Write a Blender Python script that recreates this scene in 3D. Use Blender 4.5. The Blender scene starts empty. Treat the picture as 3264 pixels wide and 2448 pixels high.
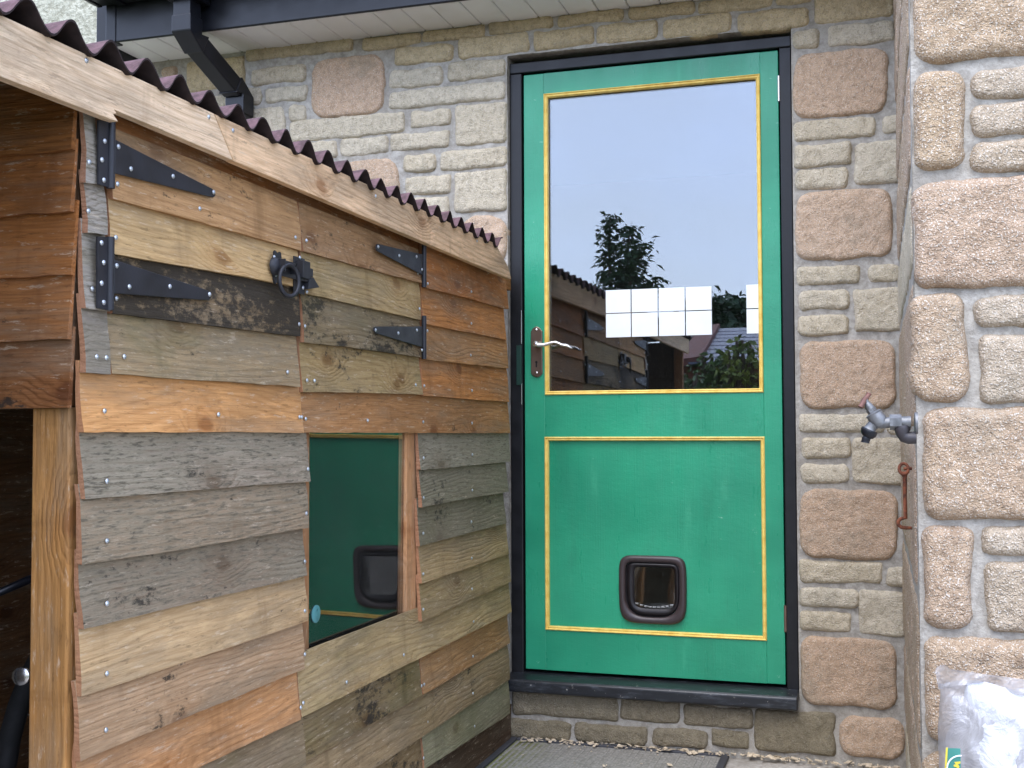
import bpy, bmesh, math, random
from mathutils import Vector, Matrix, noise
random.seed(7)
S = bpy.context.scene
COL = S.collection

# ------------------------------------------------------------------ camera
FPX, CX, CY = 3700.0, 1632.0, 1224.0          # focal length and centre in pixels of a 3264 x 2448 picture
YAW, PIT, ROL = map(math.radians, (17.46, 2.21, -0.19))
CAM = Vector((0.0, -3.6408, 1.0106))
_f = Vector((-math.sin(YAW)*math.cos(PIT), math.cos(YAW)*math.cos(PIT), math.sin(PIT)))
_r0 = Vector((math.cos(YAW), math.sin(YAW), 0)); _u0 = _r0.cross(_f)
_r = _r0*math.cos(ROL) + _u0*math.sin(ROL); _u = _u0*math.cos(ROL) - _r0*math.sin(ROL)
cam = bpy.data.cameras.new('camera'); cam.lens = 36*FPX/3264; cam.sensor_width = 36
cam.clip_start = 0.05; cam.clip_end = 500
co = bpy.data.objects.new('camera', cam); COL.objects.link(co); S.camera = co
co.matrix_world = Matrix(((_r.x, _u.x, -_f.x, CAM.x), (_r.y, _u.y, -_f.y, CAM.y), (_r.z, _u.z, -_f.z, CAM.z), (0, 0, 0, 1)))

# ------------------------------------------------------------------ sky, sun, exposure
SUN_EL, SUN_AZ = 56.0, 184.0                   # soft high light from behind the camera, veiled by cloud
W = bpy.data.worlds.new('World'); S.world = W; W.use_nodes = True
wt = W.node_tree; wt.nodes.clear()
def wn(t, **k):
    n = wt.nodes.new(t)
    for a, b in k.items(): setattr(n, a, b)
    return n
sky = wn('ShaderNodeTexSky', sky_type='NISHITA', sun_disc=False, sun_elevation=math.radians(SUN_EL), sun_rotation=math.radians(SUN_AZ))
hsv = wn('ShaderNodeHueSaturation'); hsv.inputs['Saturation'].default_value = 0.45
wt.links.new(sky.outputs[0], hsv.inputs['Color'])
tcw = wn('ShaderNodeTexCoord'); mpw = wn('ShaderNodeMapping'); mpw.inputs['Scale'].default_value = (1, 1, 2.2)
nzw = wn('ShaderNodeTexNoise'); nzw.inputs['Scale'].default_value = 1.7; nzw.inputs['Detail'].default_value = 5
nzw.inputs['Roughness'].default_value = 0.5
wt.links.new(tcw.outputs['Generated'], mpw.inputs[0]); wt.links.new(mpw.outputs[0], nzw.inputs['Vector'])
rmw = wn('ShaderNodeMapRange'); rmw.inputs['From Min'].default_value = .3; rmw.inputs['From Max'].default_value = .7
rmw.inputs['To Min'].default_value = .15; rmw.inputs['To Max'].default_value = .75
wt.links.new(nzw.outputs['Fac'], rmw.inputs['Value'])
mxw = wn('ShaderNodeMix', data_type='RGBA'); wt.links.new(rmw.outputs[0], mxw.inputs['Factor'])
wt.links.new(hsv.outputs[0], mxw.inputs[6]); mxw.inputs[7].default_value = (8.0, 10.0, 15.6, 1)   # veil of pale cloud
bg = wn('ShaderNodeBackground'); bg.inputs['Strength'].default_value = 0.12
wo = wn('ShaderNodeOutputWorld'); wt.links.new(mxw.outputs[2], bg.inputs['Color']); wt.links.new(bg.outputs[0], wo.inputs[0])
sl = bpy.data.lights.new('sun', 'SUN'); sl.energy = 0.9; sl.angle = math.radians(45); sl.color = (1, .96, .9)
so = bpy.data.objects.new('sun', sl); COL.objects.link(so)
_az = math.radians(SUN_AZ); _el = math.radians(SUN_EL)
_sd = Vector((math.sin(_az)*math.cos(_el), math.cos(_az)*math.cos(_el), math.sin(_el)))
so.rotation_euler = _sd.to_track_quat('Z', 'Y').to_euler()
S.view_settings.view_transform = 'Standard'; S.view_settings.look = 'None'
S.view_settings.exposure = 1.58; S.view_settings.gamma = 1.0; S.view_settings.use_curve_mapping = False
S.render.engine = 'CYCLES'; S.render.resolution_x = 1024; S.render.resolution_y = 768

# ------------------------------------------------------------------ measuring helpers: a pixel seen on a plane
def ray(px, py):
    return _r*((px-CX)/FPX) - _u*((py-CY)/FPX) + _f
def onY(px, py, y=0.0):
    d = ray(px, py); return CAM + d*((y-CAM.y)/d.y)
def onX(px, py, x):
    d = ray(px, py); return CAM + d*((x-CAM.x)/d.x)
def onZ(px, py, z):
    d = ray(px, py); return CAM + d*((z-CAM.z)/d.z)
TS = 1100/2212.0
TILE = {1: (0, 0), 2: (1000, 0), 3: (2164, 0), 4: (0, 800), 5: (1000, 800), 6: (2164, 800), 7: (0, 1623), 8: (1000, 1623), 9: (2164, 1623)}
def T(t, x, y): return (TILE[t][0]+x*TS, TILE[t][1]+y*TS)

# ------------------------------------------------------------------ object helpers
WL = {}
def wloc(o): return WL[o.name] if o else Vector((0, 0, 0))
def link(o, parent, world):
    COL.objects.link(o); WL[o.name] = Vector(world)
    if parent: o.parent = parent
    o.location = Vector(world) - wloc(parent)
def thing(name, label, cat, loc=(0, 0, 0), group=None):
    o = bpy.data.objects.new(name, None); o.empty_display_size = .1
    link(o, None, loc); tag(o, label, cat, group); return o
def tag(o, label=None, cat=None, group=None, kind=None):
    if label: o['label'] = label
    if cat: o['category'] = cat
    if group: o['group'] = group
    if kind: o['kind'] = kind
    return o
def mesh(name, V, Fc, mat, parent=None, smooth=False, bevel=0, seg=2, origin=None, fix=True, angle=40):
    V = [Vector(v) for v in V]
    if origin is None:
        lo = Vector((min(v[i] for v in V) for i in range(3))); hi = Vector((max(v[i] for v in V) for i in range(3)))
        origin = (lo+hi)/2
    me = bpy.data.meshes.new(name)
    me.from_pydata([tuple(v-origin) for v in V], [], Fc)
    if fix:
        b = bmesh.new(); b.from_mesh(me); bmesh.ops.recalc_face_normals(b, faces=b.faces); b.to_mesh(me); b.free()
    if smooth:
        for p in me.polygons: p.use_smooth = True
        if smooth == 'auto': me.set_sharp_from_angle(angle=math.radians(angle))
    me.materials.append(mat)
    o = bpy.data.objects.new(name, me); link(o, parent, origin)
    if bevel:
        m = o.modifiers.new('bevel', 'BEVEL'); m.width = bevel; m.segments = seg; m.limit_method = 'ANGLE'; m.angle_limit = math.radians(35)
        m.harden_normals = False
    return o
class MB:
    def __init__(s): s.V = []; s.F = []
    def add(s, V, F):
        b = len(s.V); s.V += [Vector(v) for v in V]; s.F += [tuple(i+b for i in f) for f in F]; return s
    def box(s, x0, x1, y0, y1, z0, z1):
        V = [(x, y, z) for x in (x0, x1) for y in (y0, y1) for z in (z0, z1)]
        return s.add(V, [(0, 1, 3, 2), (4, 6, 7, 5), (0, 4, 5, 1), (2, 3, 7, 6), (0, 2, 6, 4), (1, 5, 7, 3)])
    def prism(s, P, d):
        n = len(P); P = [Vector(p) for p in P]; Q = [p+Vector(d) for p in P]
        return s.add(P+Q, [tuple(range(n)), tuple(range(2*n-1, n-1, -1))]+[(i, (i+1) % n, n+(i+1) % n, n+i) for i in range(n)])
    def tube(s, P, r, k=10, closed=False):
        P = [Vector(p) for p in P]; n = len(P); R = r if isinstance(r, (list, tuple)) else [r]*n
        V = []; F = []; up = None
        for i, p in enumerate(P):
            if closed: t = P[(i+1) % n]-P[i-1]
            else: t = P[min(i+1, n-1)]-P[max(i-1, 0)]
            t.normalize()
            if up is None:
                up = Vector((0, 0, 1)) if abs(t.z) < .9 else Vector((1, 0, 0))
            a = up - t*up.dot(t); a.normalize(); up = a; b = t.cross(a)
            for j in range(k):
                th = 2*math.pi*j/k; V.append(p+(a*math.cos(th)+b*math.sin(th))*R[i])
        m = n if closed else n-1
        for i in range(m):
            for j in range(k):
                F.append((i*k+j, i*k+(j+1) % k, ((i+1) % n)*k+(j+1) % k, ((i+1) % n)*k+j))
        if not closed:
            F.append(tuple(range(k-1, -1, -1))); F.append(tuple((n-1)*k+j for j in range(k)))
        return s.add(V, F)
    def lathe(s, p, axis, prof, k=16):
        p = Vector(p); ax = Vector(axis).normalized()
        return s.tube([p+ax*h for h, r in prof], [max(r, 1e-4) for h, r in prof], k)
    def build(s, name, mat, parent=None, **kw): return mesh(name, s.V, s.F, mat, parent, **kw)
def box(name, x0, x1, y0, y1, z0, z1, mat, parent=None, bevel=.002, **kw):
    return MB().box(x0, x1, y0, y1, z0, z1).build(name, mat, parent, bevel=bevel, **kw)
def fbm(p, o=3): return noise.fractal(Vector(p), 1.0, 2.0, o)

# ------------------------------------------------------------------ material helpers
class NT:
    def __init__(s, name):
        s.m = bpy.data.materials.new(name); s.m.use_nodes = True; s.t = s.m.node_tree; s.t.nodes.clear()
        s.o = s.t.nodes.new('ShaderNodeOutputMaterial')
    def n(s, typ, ins=None, **props):
        n = s.t.nodes.new('ShaderNode'+typ)
        for a, b in props.items(): setattr(n, a, b)
        for k, v in (ins or {}).items():
            i = n.inputs[k]
            if isinstance(v, bpy.types.NodeSocket): s.t.links.new(v, i)
            else: i.default_value = v
        return n
    def math(s, op, a, b=0.0, c=None, clamp=False):
        d = {0: a, 1: b}
        if c is not None: d[2] = c
        return s.n('Math', d, operation=op, use_clamp=clamp).outputs[0]
    def mix(s, f, a, b, bt='MIX'):
        return s.n('Mix', {0: f, 6: a, 7: b}, data_type='RGBA', blend_type=bt).outputs[2]
    def noise(s, vec, scale, detail=3, rough=.55, dist=0):
        return s.n('TexNoise', {'Vector': vec, 'Scale': scale, 'Detail': detail, 'Roughness': rough, 'Distortion': dist}).outputs['Fac']
    def ramp(s, v, a, b, lo=0.0, hi=1.0):
        return s.n('MapRange', {0: v, 1: a, 2: b, 3: lo, 4: hi}, clamp=True, interpolation_type='SMOOTHSTEP').outputs[0]
    def coords(s, rnd=True):
        c = s.n('TexCoord').outputs['Object']
        if not rnd: return c
        r = s.n('ObjectInfo').outputs['Random']
        off = s.n('CombineXYZ', {0: s.math('MULTIPLY', r, 31.7), 1: s.math('MULTIPLY', r, 17.3), 2: s.math('MULTIPLY', r, 53.1)}).outputs[0]
        return s.n('VectorMath', {0: c, 1: off}, operation='ADD').outputs[0]
    def scale(s, v, k): return s.n('VectorMath', {0: v, 1: k}, operation='MULTIPLY').outputs[0]
    def bump(s, h, st=.5, d=.01, nrm=None):
        i = {'Height': h, 'Strength': st, 'Distance': d}
        if nrm is not None: i['Normal'] = nrm
        return s.n('Bump', i).outputs[0]
    def pbr(s, col, rough=.6, metal=0, spec=.5, nrm=None, **kw):
        i = {'Base Color': col, 'Roughness': rough, 'Metallic': metal, 'Specular IOR Level': spec}
        if nrm is not None: i['Normal'] = nrm
        i.update(kw)
        b = s.n('BsdfPrincipled', i); s.t.links.new(b.outputs[0], s.o.inputs[0]); return s.m
def lin(r, g, b, k=1.0):
    return tuple((((v/255+.055)/1.055)**2.4 if v > 10 else v/255/12.92)*k for v in (r, g, b))+(1,)
ALB = .86
WEATHER = .42
_wood = {}
def wood(r, g, b, axis='y', dark=.55, grey=0.0, black=0.0, green=0.0, con=.5):
    key = (r, g, b, axis, dark, grey, black, green, con)
    if key in _wood: return _wood[key]
    t = NT('weathered_wood'); c = t.coords()
    sp = t.n('SeparateXYZ', {0: c}).outputs
    al, ac, dp = {'y': (sp[1], sp[2], sp[0]), 'x': (sp[0], sp[2], sp[1]), 'z': (sp[2], sp[0], sp[1])}[axis]
    v = t.n('CombineXYZ', {0: al, 1: ac, 2: dp}).outputs[0]
    # knots: sparse cells, the grain bends round them
    kv = t.n('CombineXYZ', {0: t.math('MULTIPLY', al, 3.1), 1: t.math('MULTIPLY', ac, 5.2), 2: 0.0}).outputs[0]
    vo = t.n('TexVoronoi', {'Vector': kv, 'Scale': 1.0, 'Randomness': 1.0}, voronoi_dimensions='2D', feature='F1')
    kd = t.math('ADD', vo.outputs['Distance'], t.math('MULTIPLY', t.math('SUBTRACT', t.noise(v, 30, 2), .5), .10))
    pick = t.n('SeparateColor', {0: vo.outputs['Color']}).outputs[0]
    on = t.math('GREATER_THAN', pick, .42)
    knot = t.math('MULTIPLY', t.ramp(kd, .045, .10, 1, 0), on)
    halo = t.math('MULTIPLY', t.ramp(kd, .0, .34, 1, 0), on)
    warp = t.noise(t.scale(v, (1.1, 5, 5)), 1.3, 2)
    g = t.math('MULTIPLY_ADD', ac, 420.0, t.math('MULTIPLY', warp, 62.0 if axis != 'z' else 16.0))
    g = t.math('MULTIPLY_ADD', halo, 22.0, g)
    g = t.math('MULTIPLY_ADD', t.noise(t.scale(v, (7, 60, 60)), 1.0, 3), 3.0, g)
    ring = t.math('POWER', t.math('MULTIPLY_ADD', t.math('SINE', g), .5, .5), 2.2)
    ring = t.math('MULTIPLY', ring, t.ramp(t.noise(t.scale(v, (2, 14, 14)), 1.0, 3), .3, .6, .25, 1))
    fine = t.noise(t.scale(v, (9, 330, 330)), 1.0, 4, .65)
    fib = t.noise(t.scale(v, (28, 190, 190)), 1.0, 4, .7)
    big = t.noise(t.scale(v, (2.2, 7, 7)), 1.0, 4, .6)
    spl = t.noise(t.scale(v, (9, 52, 52)), 1.0, 5, .72)
    lt = lin(*key[:3], ALB); dk = tuple(x*dark for x in lt[:3])+(1,)
    dk = (dk[0]*1.0, dk[1]*.88, dk[2]*.75, 1)
    colr = t.mix(t.math('MULTIPLY', ring, con), lt, dk)
    colr = t.mix(t.ramp(fine, .40, .66, 0, .55), colr, dk)
    colr = t.mix(t.ramp(big, .44, .70, 0, .62), colr, tuple(x*.50 for x in lt[:3])+(1,))
    colr = t.mix(t.ramp(spl, .50, .68, 0, .5), colr, tuple(min(1, x*1.25) for x in lt[:3])+(1,))
    colr = t.mix(t.math('MULTIPLY', halo, .42), colr, (dk[0], dk[1]*.9, dk[2]*.8, 1))
    colr = t.mix(t.math('MULTIPLY', knot, .75), colr, (dk[0]*.62, dk[1]*.5, dk[2]*.42, 1))
    wm = t.ramp(t.noise(t.scale(v, (2.6, 15, 15)), 1.0, 5, .7), .42, .66)
    colr = t.mix(t.math('MULTIPLY', wm, WEATHER), colr, t.mix(fib, lin(92, 78, 60, ALB), lin(160, 146, 124, ALB)))
    fl = t.noise(t.scale(v, (22, 120, 120)), 1.0, 4, .75)
    colr = t.mix(t.ramp(fl, .57, .68, 0, .55), colr, tuple(x*.32 for x in lt[:3])+(1,))
    colr = t.mix(t.ramp(fl, .43, .31, 0, .40), colr, lin(226, 206, 178, ALB))
    stk = t.noise(t.scale(v, (13, 2.2, 2.2)), 1.0, 4, .65)
    colr = t.mix(t.ramp(stk, .54, .74, 0, .5), colr, tuple(x*y for x, y in zip(lt[:3], (.42, .38, .34)))+(1,))
    if axis == 'y':                               # freshly sawn ends keep the raw colour
        ny_ = t.math('ABSOLUTE', t.n('SeparateXYZ', {0: t.n('NewGeometry').outputs['Normal']}).outputs[1])
        endf = t.ramp(ny_, .75, .92)
    if grey:
        gm = t.ramp(t.math('ADD', t.math('MULTIPLY', fib, .6), t.math('MULTIPLY', big, .4)), .34, .62, 0, 1)
        colr = t.mix(t.math('MULTIPLY', gm, t.math('MULTIPLY', t.math('SUBTRACT', 1.0, t.math('MULTIPLY', halo, .45)), grey)), colr, lin(160, 150, 126, ALB))
        colr = t.mix(t.math('MULTIPLY', t.ramp(fib, .48, .66, 0, .95), grey), colr, lin(62, 54, 45, ALB))
    if black:
        mo = t.math('ADD', t.math('MULTIPLY', t.noise(t.scale(v, (34, 60, 60)), 1.0, 6, .75), .5), t.math('MULTIPLY', t.noise(t.scale(v, (4, 9, 9)), 1.0, 3, .6), .5))
        bm = t.ramp(mo, .62-.24*black, .68-.20*black, 0, .88)
        colr = t.mix(bm, colr, lin(44, 40, 34, ALB))
    if green:
        gn = t.ramp(t.noise(t.scale(v, (3.5, 6, 6)), 1.0, 4, .65), .48, .72, 0, 1)
        colr = t.mix(t.math('MULTIPLY', gn, green*.65), colr, lin(96, 98, 52, ALB))
    if axis == 'y': colr = t.mix(t.math('MULTIPLY', endf, .8), colr, t.mix(fine, lin(150, 92, 58, ALB), lin(204, 150, 112, ALB)))
    h = t.math('ADD', t.math('MULTIPLY', fine, .6), t.math('ADD', t.math('MULTIPLY', ring, -.35), t.math('MULTIPLY', fib, .5)))
    m = t.pbr(colr, .82, spec=.22, nrm=t.bump(h, .75, .0035))
    _wood[key] = m; return m

def stonemat(a, b, speck=.5, dark=1.0, dirt=0.0, sc=1.0):
    t = NT('rough_cast_stone'); c = t.coords(); r = t.n('ObjectInfo').outputs['Random']
    n1 = t.noise(c, 55*sc, 4, .7); n2 = t.noise(c, 9*sc, 4, .65); n3 = t.noise(c, 210*sc, 2, .6); n4 = t.noise(c, 420*sc, 1, .5)
    col = t.mix(t.math('MULTIPLY_ADD', r, .65, t.math('MULTIPLY', n2, .4)), lin(*a, ALB*dark), lin(*b, ALB*dark))
    col = t.mix(t.ramp(n1, .40, .66, 0, .42), col, lin(int(a[0]*.66), int(a[1]*.63), int(a[2]*.58), ALB*dark))
    col = t.mix(t.ramp(n3, .55, .70, 0, .42), col, lin(88, 72, 58, ALB))
    col = t.mix(t.ramp(n4, .58, .66, 0, speck), col, lin(246, 238, 224, ALB))
    col = t.mix(t.ramp(t.noise(c, 5, 4, .7), .52, .72, 0, .38), col, lin(150, 142, 124, ALB))
    if dirt:
        col = t.mix(t.math('MULTIPLY', t.ramp(t.noise(c, 16, 5, .7), .3, .6), dirt), col, lin(88, 80, 66, ALB))
    h = t.math('ADD', t.math('MULTIPLY', n1, 1.0), t.math('ADD', t.math('MULTIPLY', n3, .5), t.math('MULTIPLY', n4, .18)))
    return t.pbr(col, .88, spec=.25, nrm=t.bump(h, 1.0, .009/sc))
def plain(name, col, rough=.5, metal=0, spec=.5, var=.12, sc=20, bump=0, bsc=150, coat=0):
    t = NT(name); c = t.coords()
    n = t.noise(c, sc, 4, .6)
    k = t.mix(t.ramp(n, .3, .7, 0, 1), tuple(x*(1-var) for x in col[:3])+(1,), tuple(min(1, x*(1+var)) for x in col[:3])+(1,))
    nr = t.bump(t.noise(c, bsc, 3), bump, .002) if bump else None
    return t.pbr(k, t.ramp(n, .2, .8, rough*.8, min(1, rough*1.2)), metal, spec, nr, **({'Coat Weight': coat} if coat else {}))
def glassmat(name, ior, rough=0.0, tint=(1, 1, 1, 1), wob=0.0, dust=0.0, refl=(1, 1, 1, 1)):
    t = NT(name); c = t.coords(False)
    fr = t.n('Fresnel', {'IOR': ior})
    gl = t.n('BsdfGlossy', {'Color': refl, 'Roughness': rough}); tr = t.n('BsdfTransparent', {'Color': tint})
    if wob:
        nb = t.bump(t.noise(c, 3.0, 1), wob, .01); t.t.links.new(nb, gl.inputs['Normal'])
    mx = t.n('MixShader', {0: fr.outputs[0], 1: tr.outputs[0], 2: gl.outputs[0]}); out = mx.outputs[0]
    if dust:
        df = t.n('BsdfDiffuse', {'Color': (.55, .56, .52, 1)})
        d = t.math('ADD', t.ramp(t.noise(c, 260, 2), .66, .72, 0, min(.5, dust*14)), t.math('MULTIPLY', t.noise(c, 5, 3), dust))
        out = t.n('MixShader', {0: d, 1: out, 2: df.outputs[0]}).outputs[0]
    t.t.links.new(out, t.o.inputs[0]); return t.m

M_mortar = NT('mortar'); _c = M_mortar.coords(False)
_n = M_mortar.noise(_c, 45, 5, .7); _n2 = M_mortar.noise(_c, 4, 3)
_k = M_mortar.mix(M_mortar.ramp(_n, .3, .7), lin(152, 146, 136, ALB), lin(194, 188, 177, ALB))
_k = M_mortar.mix(M_mortar.ramp(_n2, .4, .7, 0, .4), _k, lin(150, 141, 126, ALB))
M_mortar = M_mortar.pbr(_k, .92, spec=.2, nrm=M_mortar.bump(M_mortar.math('ADD', _n, M_mortar.math('MULTIPLY', M_mortar.noise(_c, 220, 3), .5)), .7, .006))
M_pink = stonemat((214, 186, 158), (202, 168, 136), .6, dark=1.05)
M_cream = stonemat((220, 208, 184), (208, 192, 162), .55, dark=1.05)
M_olive = stonemat((212, 195, 160), (200, 178, 138), .35, dark=1.1)
M_near = stonemat((212, 182, 156), (204, 178, 144), .62, dark=.84, sc=.8)
M_near2 = stonemat((214, 196, 172), (206, 184, 156), .62, dark=.84, sc=.8)
M_dirty = stonemat((166, 154, 130), (152, 140, 112), .2, dirt=.25)
M_blackpaint = plain('black_gloss_paint', lin(26, 26, 28), .4, spec=.32, var=.2, bump=.15, bsc=60)
M_plastic = plain('black_plastic', lin(20, 21, 26), .36, spec=.38, var=.15)
M_iron = plain('black_iron', lin(34, 34, 38), .5, spec=.45, var=.25, bump=.1)
M_zinc = plain('zinc_plated_steel', lin(200, 204, 208), .35, metal=.85, var=.2, sc=90)
M_bronze = plain('pewter_metal', lin(118, 102, 90), .32, metal=.75, var=.08)
M_chrome = plain('bright_metal', lin(205, 200, 195), .22, metal=.95, var=.08)
M_void = plain('dark_room', lin(70, 66, 62), .9, var=.2, sc=3)

def wall_grid(mb, u0, u1, v0, v1, put, step=.022):
    nu = max(1, round((u1-u0)/step)); nv = max(1, round((v1-v0)/step)); V = []; Fc = []
    for j in range(nv+1):
        for i in range(nu+1): V.append(put(u0+(u1-u0)*i/nu, v0+(v1-v0)*j/nv))
    for j in range(nv):
        for i in range(nu):
            a = j*(nu+1)+i; Fc.append((a, a+1, a+nu+2, a+nu+1))
    mb.add(V, Fc)
def stone(u0, u1, v0, v1, mat, parent, ori='Y', base=0.0, prot=.018, r=.022, cell=.012, rough=1.0, edge=.022, name='stone', wob=.006, skirt=.035):
    w, h = u1-u0, v1-v0; r = min(r, w*.48, h*.48)
    nu = max(6, round(w/cell)); nv = max(6, round(h/cell)); sd = random.random()*100
    cu, cv = (u0+u1)/2, (v0+v1)/2; V = []; Fc = []
    tilt = (random.uniform(-.25, .25), random.uniform(-.2, .2))
    def edgep(t): return (1-(1-abs(t))**1.25)*(1 if t > 0 else -1) if abs(t) < 1 else t
    for j in range(nv+1):
        for i in range(nu+1):
            a = edgep(2*i/nu-1); b = edgep(2*j/nv-1)
            x, y = a*w/2, b*h/2
            qx, qy = abs(x)-(w/2-r), abs(y)-(h/2-r)
            if qx > 0 and qy > 0:
                L = math.hypot(qx, qy); k = max(qx, qy)/L; qx *= k; qy *= k
                x = math.copysign(w/2-r+qx, x); y = math.copysign(h/2-r+qy, y); d = r-math.hypot(qx, qy)
            else: d = min(w/2-abs(x), h/2-abs(y))
            d = max(d, 0)
            n1 = fbm((x*9+sd, y*9, sd)); n2 = fbm((x*38, y*38+sd, sd*2), 3); n3 = fbm((x*95, sd, y*95), 2)
            s = min(1, d/edge); hgt = prot*math.sqrt(max(0, 1-(1-s)**2))
            hgt += rough*(s*.75+.25)*(n1*.0045+n2*.0042+n3*.0034) + s*prot*.3*(tilt[0]*x/w+tilt[1]*y/h)*2
            x += wob*fbm((sd+x*11, y*11, 3.3)) + rough*.002*n3; y += wob*fbm((sd+x*11, y*11, 9.1))+rough*.002*n2
            V.append((cu+x, cv+y, hgt))
    for j in range(nv):
        for i in range(nu):
            p = j*(nu+1)+i; Fc.append((p, p+1, p+nu+2, p+nu+1))
    ring = [i for i in range(nu)]+[j*(nu+1)+nu for j in range(nv)]+[nv*(nu+1)+i for i in range(nu, 0, -1)]+[j*(nu+1) for j in range(nv, 0, -1)]
    b0 = len(V)
    for k in ring: V.append((V[k][0], V[k][1], -skirt))
    n = len(ring)
    for k in range(n): Fc.append((ring[k], ring[(k+1) % n], b0+(k+1) % n, b0+k))
    if ori == 'Y': P = [(u, base-hh, v) for u, v, hh in V]
    else: P = [(base-hh, u, v) for u, v, hh in V]
    return mesh(name, P, Fc, mat, parent, smooth=True)

# ------------------------------------------------------------------ ground
XS = -1.146                      # front plane of the shed
YC = -2.19                       # near corner of the shed
YN, XR = -1.40, .068             # near stone wall and its return
t = NT('concrete'); c = t.coords(False)
n1 = t.noise(c, 6, 5, .7); n2 = t.noise(c, 60, 4, .7); n3 = t.noise(c, 1.4, 4, .6)
k = t.mix(t.ramp(n2, .3, .7), lin(172, 165, 154, ALB), lin(206, 200, 190, ALB))
k = t.mix(t.ramp(n1, .45, .65, 0, .5), k, lin(140, 132, 120, ALB))
M_conc = t.pbr(k, .9, spec=.2, nrm=t.bump(t.math('ADD', n1, n2), .6, .01))
mb = MB(); mb.add([(-4, -4.6, 0), (5, -4.6, 0), (5, .3, 0), (-4, .3, 0)], [(0, 1, 2, 3)])
tag(mb.build('patio', M_conc, fix=False), kind='structure')
t = NT('lawn'); c = t.coords(False)
k = t.mix(t.ramp(t.noise(c, 8, 5, .7), .3, .7), lin(70, 84, 40, ALB), lin(104, 116, 60, ALB))
M_lawn = t.pbr(k, .95, spec=.1, nrm=t.bump(t.noise(c, 60, 4), 1, .03))
mb = MB(); mb.add([(-200, -200, -.03), (200, -200, -.03), (200, 200, -.03), (-200, 200, -.03)], [(0, 1, 2, 3)])
tag(mb.build('ground', M_lawn, fix=False), kind='structure')

# ------------------------------------------------------------------ stone wall with the door
XFL, XFR, ZFT, ZSILL = -1.158, -.2375, 2.246, .186   # opening in the wall
ZSOF = 2.366
wl = thing('stone_wall', 'cream and tan rough stone house wall around the green door', 'wall', (-.7, 0, 0))
def putY(y0):
    return lambda u, v: (u, y0+.004*fbm((u*14, v*14, 1.7))+.003*fbm((u*45, v*45, 4.)), v)
XWL = -2.56
mb = MB(); p = putY(0.0)
wall_grid(mb, XWL, XFL, 0, ZSOF+.2, p); wall_grid(mb, XFL, XFR, ZFT+.005, ZSOF+.2, p)
wall_grid(mb, XFR, XR+.05, 0, ZSOF+.2, p); wall_grid(mb, XFL, XFR, 0, ZSILL, p)
for x, s in ((XFL, 1), (XFR, -1)):               # reveals of the opening
    wall_grid(mb, 0.0, .16, ZSILL, ZFT+.005, lambda u, v: (x+.003*fbm((u*30, v*30, 2)), u+.002, v), .03)
wall_grid(mb, XFL, XFR, 0.0, .16, lambda u, v: (u, v+.002, ZFT+.005+.002*fbm((u*30, v*30, 5))), .03)
mb.build('mortar', M_mortar, wl, smooth=True, fix=False)
box('wall_core', XWL, XFL-.01, .03, .16, 0, ZSOF+.2, M_mortar, wl, 0)
box('wall_core', XFR+.01, XR+.05, .03, .16, 0, ZSOF+.2, M_mortar, wl, 0)
box('wall_core', XFL-.01, XFR+.01, .03, .16, ZFT+.02, ZSOF+.2, M_mortar, wl, 0)
box('wall_core', XFL-.01, XFR+.01, .03, .16, 0, ZSILL-.01, M_mortar, wl, 0)
def rectY(tile, xl, xr, yt, yb, y):
    xm = (xl+xr)/2; ym = (yt+yb)/2
    a = onY(*T(tile, xl, ym), y); b = onY(*T(tile, xr, ym), y); c1 = onY(*T(tile, xm, yt), y); d = onY(*T(tile, xm, yb), y)
    return a.x, b.x, d.z, c1.z
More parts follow.
